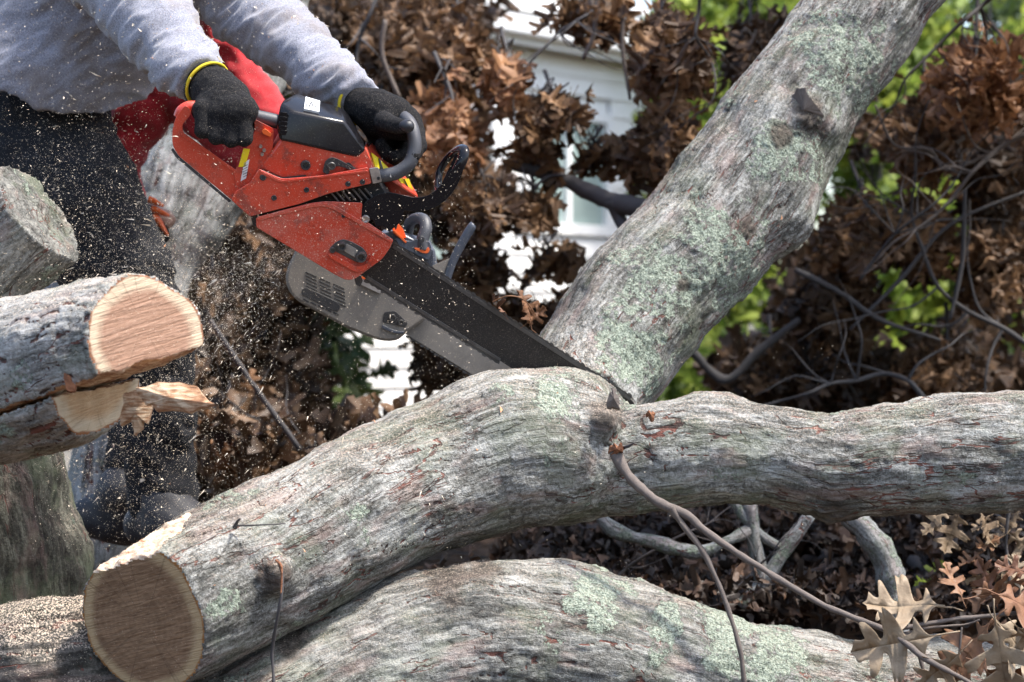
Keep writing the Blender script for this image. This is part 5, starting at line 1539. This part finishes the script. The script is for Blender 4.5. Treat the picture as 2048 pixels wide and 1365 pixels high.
V, F = polygonize(lambda P: np.maximum(lglove_f(P), C3(P, (830, 250, 3.975, 28), (808, 252, 3.995, 10)) * 1.0) - .0006, at(815, 250, 3.995) - .06, at(815, 250, 3.995) + .06, .0028, .04)
if len(V): 
    F, _n = outward(V, F, lambda P: lglove_f(P), .002); obj('thumb_coating', V, F, GLOVR, man)
c1 = ring('glove_cuff', (408, 162, 4.035), REL, .012, px(47, 4.03), .0048, CUFF, man, tilt=(.10, -.12, .0), sq=.9)
c2_ = ring('glove_cuff', (722, 207, 4.12), (570, 82, 4.32), -.010, px(46, 4.12), .0045, CUFF, man, tilt=(.1, -.1, .1), sq=.95)
# small printed marks round the cuffs
for (w, e, off, r, tilt, sq, par) in (((408, 162, 4.035), REL, .012, px(47, 4.03), (.10, -.12, .0), .9, c1), ((722, 207, 4.12), (570, 82, 4.32), -.010, px(46, 4.12), (.1, -.1, .1), .95, c2_)):
    a, b_ = P3(w), P3(e); n = (a - b_) / np.linalg.norm(a - b_) + np.array(tilt); n /= np.linalg.norm(n)
    c = a + n * off; e1 = np.cross(n, [0, 1.0, 0]); e1 /= np.linalg.norm(e1); e2 = np.cross(n, e1)
    for k in range(34):
        t = k * .09 + (2.2 if par is c1 else 2.4); rr = r + .0046
        rad = math.cos(t) * e1 + math.sin(t) * e2 * sq
        if rad[1] > .35: continue
        v, f = box(c + rad * rr, .0016 if k % 3 else .003, .0016, .0045 if k % 2 else .003, [np.cross(n, rad), rad, n]); obj('print_mark', v, f, INK, par, smooth=False)

# ---- second worker in red, mostly hidden
def red_f(P):
    arm_ = C3(P, (395, -30, 5.02, 42), (450, 90, 5.0, 46), (505, 190, 4.98, 44), (548, 250, 4.97, 40), k=.01)
    th_ = C3(P, (560, 250, 4.97, 40), (500, 300, 5.05, 55), k=.01)
    b2_ = C3(P, (330, 165, 5.12, 60), (420, 240, 5.06, 48), (500, 330, 5.04, 48), k=.01)
    b3_ = C3(P, (345, 175, 5.10, 56), (280, 225, 5.12, 66), (225, 300, 5.14, 62), k=.01)
    b4_ = C3(P, (225, 320, 5.2, 60), (245, 410, 5.24, 42), (280, 600, 5.34, 45), (325, 960, 5.36, 36), k=.02)
    to = C3(P, (330, 120, 5.2, 90), (330, -120, 5.22, 130), (345, -330, 5.2, 120), k=.03)
    return smx([arm_, th_, b2_, b3_, b4_, to], .012) - .012 * noise(P * np.array([16, 9, 20], np.float32), 71)
def red_body(P):
    return smx([C3(P, (330, 120, 5.2, 60), (330, -120, 5.22, 100), (345, -300, 5.2, 90)), C3(P, (345, -330, 5.2, 40), (380, -440, 5.18, 38)), ell(P, at(410, -520, 5.18).astype(np.float32), (.08, .1, .115)),
                C3(P, (400, 0, 5.02, 24), (530, 210, 4.98, 24)), C3(P, (340, 180, 5.14, 36), (480, 300, 5.05, 30)), C3(P, (340, 180, 5.16, 34), (225, 320, 5.18, 34), (280, 600, 5.34, 28), (325, 1000, 5.36, 24)), C3(P, (230, 400, 5.2, 20), (305, 430, 5.1, 20), (330, 440, 5.08, 22))], .02)
lo_, hi_ = at(100, 1000, 5.2), at(700, -680, 5.2); lo_, hi_ = np.minimum(lo_, hi_) - .05, np.maximum(lo_, hi_) + .05; lo_[1], hi_[1] = 4.8, 5.5
V, F = polygonize(red_body, lo_, hi_, .012, .2); F, N = outward(V, F, red_body, .006)
wk = obj('person', V, F, SKIN, None); rebase(wk, at(230, 1040, 5.2))
tag(wk, 'second worker in red clothes, almost hidden behind the man', 'person')
rc_, RV_, RN_ = part_sdf('red_work_clothes', red_f, lo_, hi_, .0085, REDT, wk, lambda V, N: .011 * (.2 - np.abs(noise(V * np.array([22, 14, 30]), 72))), .1)
part_sdf('glove', lambda P: C3(P, (296, 440, 5.08, 30), (318, 470, 5.06, 22)), at(310, 450, 5.07) - .09, at(310, 450, 5.07) + .09, .005, GLOVE, wk, None, .05)
for i, (a, b_) in enumerate([((304, 402), (326, 412)), ((310, 420), (338, 432)), ((314, 438), (336, 472)), ((306, 478), (318, 492))]):
    part_sdf('finger_tip', lambda P, a=a, b_=b_: C3(P, (*a, 5.03, 8), (*b_, 5.02, 6.5)), at(*a, 5.03) - .05, at(*b_, 5.02) + .05, .003, ORNG, wk, None, .03) if False else \
    obj('finger_tip', *tube(catmull([at(a[0] - 8, a[1] - 3, 5.03), at(*a, 5.03), at(*b_, 5.02)], 4), [px(x, 5.03) for x in np.r_[np.linspace(7, 8, 5), np.linspace(7, 3, 4)]], 10), ORNG, wk)
V, F = tube(catmull([at(20, 640, 5.3), at(70, 590, 5.3), at(130, 540, 5.3), at(190, 520, 5.3)], 6), px(60, 5.3), 12)
bl = obj('blue_sheet', V + .01 * fbm(V * 20, 2, 3)[:, None], F, BLUE, None); rebase(bl, at(70, 640, 5.3)); tag(bl, 'pale blue cloth glimpsed between the stub log and the sawn log', 'cloth')

# ------------------------------------------------------------------ sawdust: in the air and settled
def chips(name, label, pts, size, m, seed, flat=.35, group=None, fly=False):
    rs = np.random.RandomState(seed)
    n = len(pts)
    B = np.array([(1, 0, 0), (-.6, .8, 0), (-.5, -.7, .2), (0, 0, 1)], float)
    A = rs.normal(size=(n, 3, 3)); A /= np.linalg.norm(A, axis=2)[:, :, None]
    if fly:
        dv = np.asarray(pts) - at(760, 420, 4.1); dv[:, 1] *= .3; dv /= np.linalg.norm(dv, axis=1)[:, None]
        A[:, 0] = dv + rs.normal(0, .25, (n, 3)); A[:, 0] /= np.linalg.norm(A[:, 0], axis=1)[:, None]
    s = np.asarray(size)[:, None] * np.array([2.0 if fly else 1, .5, flat]) * rs.uniform(.6, 1.3, (n, 3))
    V = np.einsum('vk,nk,nkj->nvj', B, s, A) + np.asarray(pts)[:, None]
    F = np.array([(0, 1, 2), (0, 3, 1), (1, 3, 2), (0, 2, 3)])
    F = (F[None] + (np.arange(n) * 4)[:, None, None]).reshape(-1, 3)
    o = obj(name, V.reshape(-1, 3), F, m, None, smooth=False)
    c = V.reshape(-1, 3).mean(0); rebase(o, c)
    tag(o, label, 'sawdust', None, 'stuff')
rs = np.random.RandomState(77)
def cloud(n, spread=1.0):
    # the jet leaves the bottom of the saw and fans out to the lower left
    k = rs.uniform(0, 1, n) ** .7
    ang = rs.normal(math.radians(158), math.radians(27), n)
    L = k * 620
    u = 590 + np.cos(ang) * L; v = 500 + np.sin(ang) * L * .95 + 60 * k
    d = 4.12 + rs.normal(0, .12, n) * (.3 + k) - .12 * k
    return np.array([at(a, b_, c_) for a, b_, c_ in zip(u, v, d)])
def box_cloud(n, u0, u1, v0, v1, d0=3.7, d1=4.6):
    return np.array([at(rs.uniform(u0, u1), rs.uniform(v0, v1), rs.uniform(d0, d1)) for _ in range(n)])
c_ = np.vstack([cloud(42000), box_cloud(18000, 60, 950, 300, 1100), box_cloud(4500, 0, 520, 0, 420, 3.9, 4.5), box_cloud(700, 900, 1700, 640, 1200)])
chips('flying_sawdust', 'fine pale sawdust flying through the air below and left of the saws', c_, rs.lognormal(math.log(.00078), .5, len(c_)), CHIP, 1)
c_ = np.vstack([cloud(700), box_cloud(260, 60, 900, 250, 1050)])
chips('flying_wood_chips', 'larger cream wood flakes flying off the saw toward the legs', c_, rs.lognormal(math.log(.0019), .45, len(c_)), CHIP, 2, .25, fly=True)
def settle(lst, n, size, up=.1):
    out = []
    for (V, N) in lst:
        P = np.asarray(V); w = np.clip(N[:, 2] + up, 0, 1) * (N[:, 1] < .35)
        u = P[:, 0] / (K * P[:, 1]) + 1024; v = 682.5 - (P[:, 2] - CAMZ) / (K * P[:, 1])
        w = w * ((u > -30) & (u < 2080) & (v > -30) & (v < 1400)) * np.exp(-np.clip(u - 300, 0, None) / 420.)
        if w.sum() <= 0: continue
        i = rs.choice(len(P), n, p=w / w.sum()); out.append(P[i] + N[i] * size * .4 + rs.normal(0, .0015, (n, 3)))
    return np.vstack(out)
c_ = settle(FALL, 1500, .001)
chips('settled_sawdust', 'fine pale sawdust lying on the logs, trousers and sweatshirt', c_, rs.lognormal(math.log(.0011), .3, len(c_)), CHIP, 3)
c_ = settle([(JV, JN)] * 2 + [(SV, SN)], 260, .002, .9)
chips('settled_wood_chips', 'cream wood flakes caught on the black trousers and sweatshirt', c_, rs.lognormal(math.log(.0034), .4, len(c_)), CHIP, 4, .25)
c_ = settle([(JV, JN), (SV, SN), (TV, TN)], 60, .002, .6)
chips('orange_wood_chips', 'scattered orange brown bark chips among the pale sawdust', c_, rs.lognormal(math.log(.0032), .35, len(c_)), CHIPO, 5, .3)
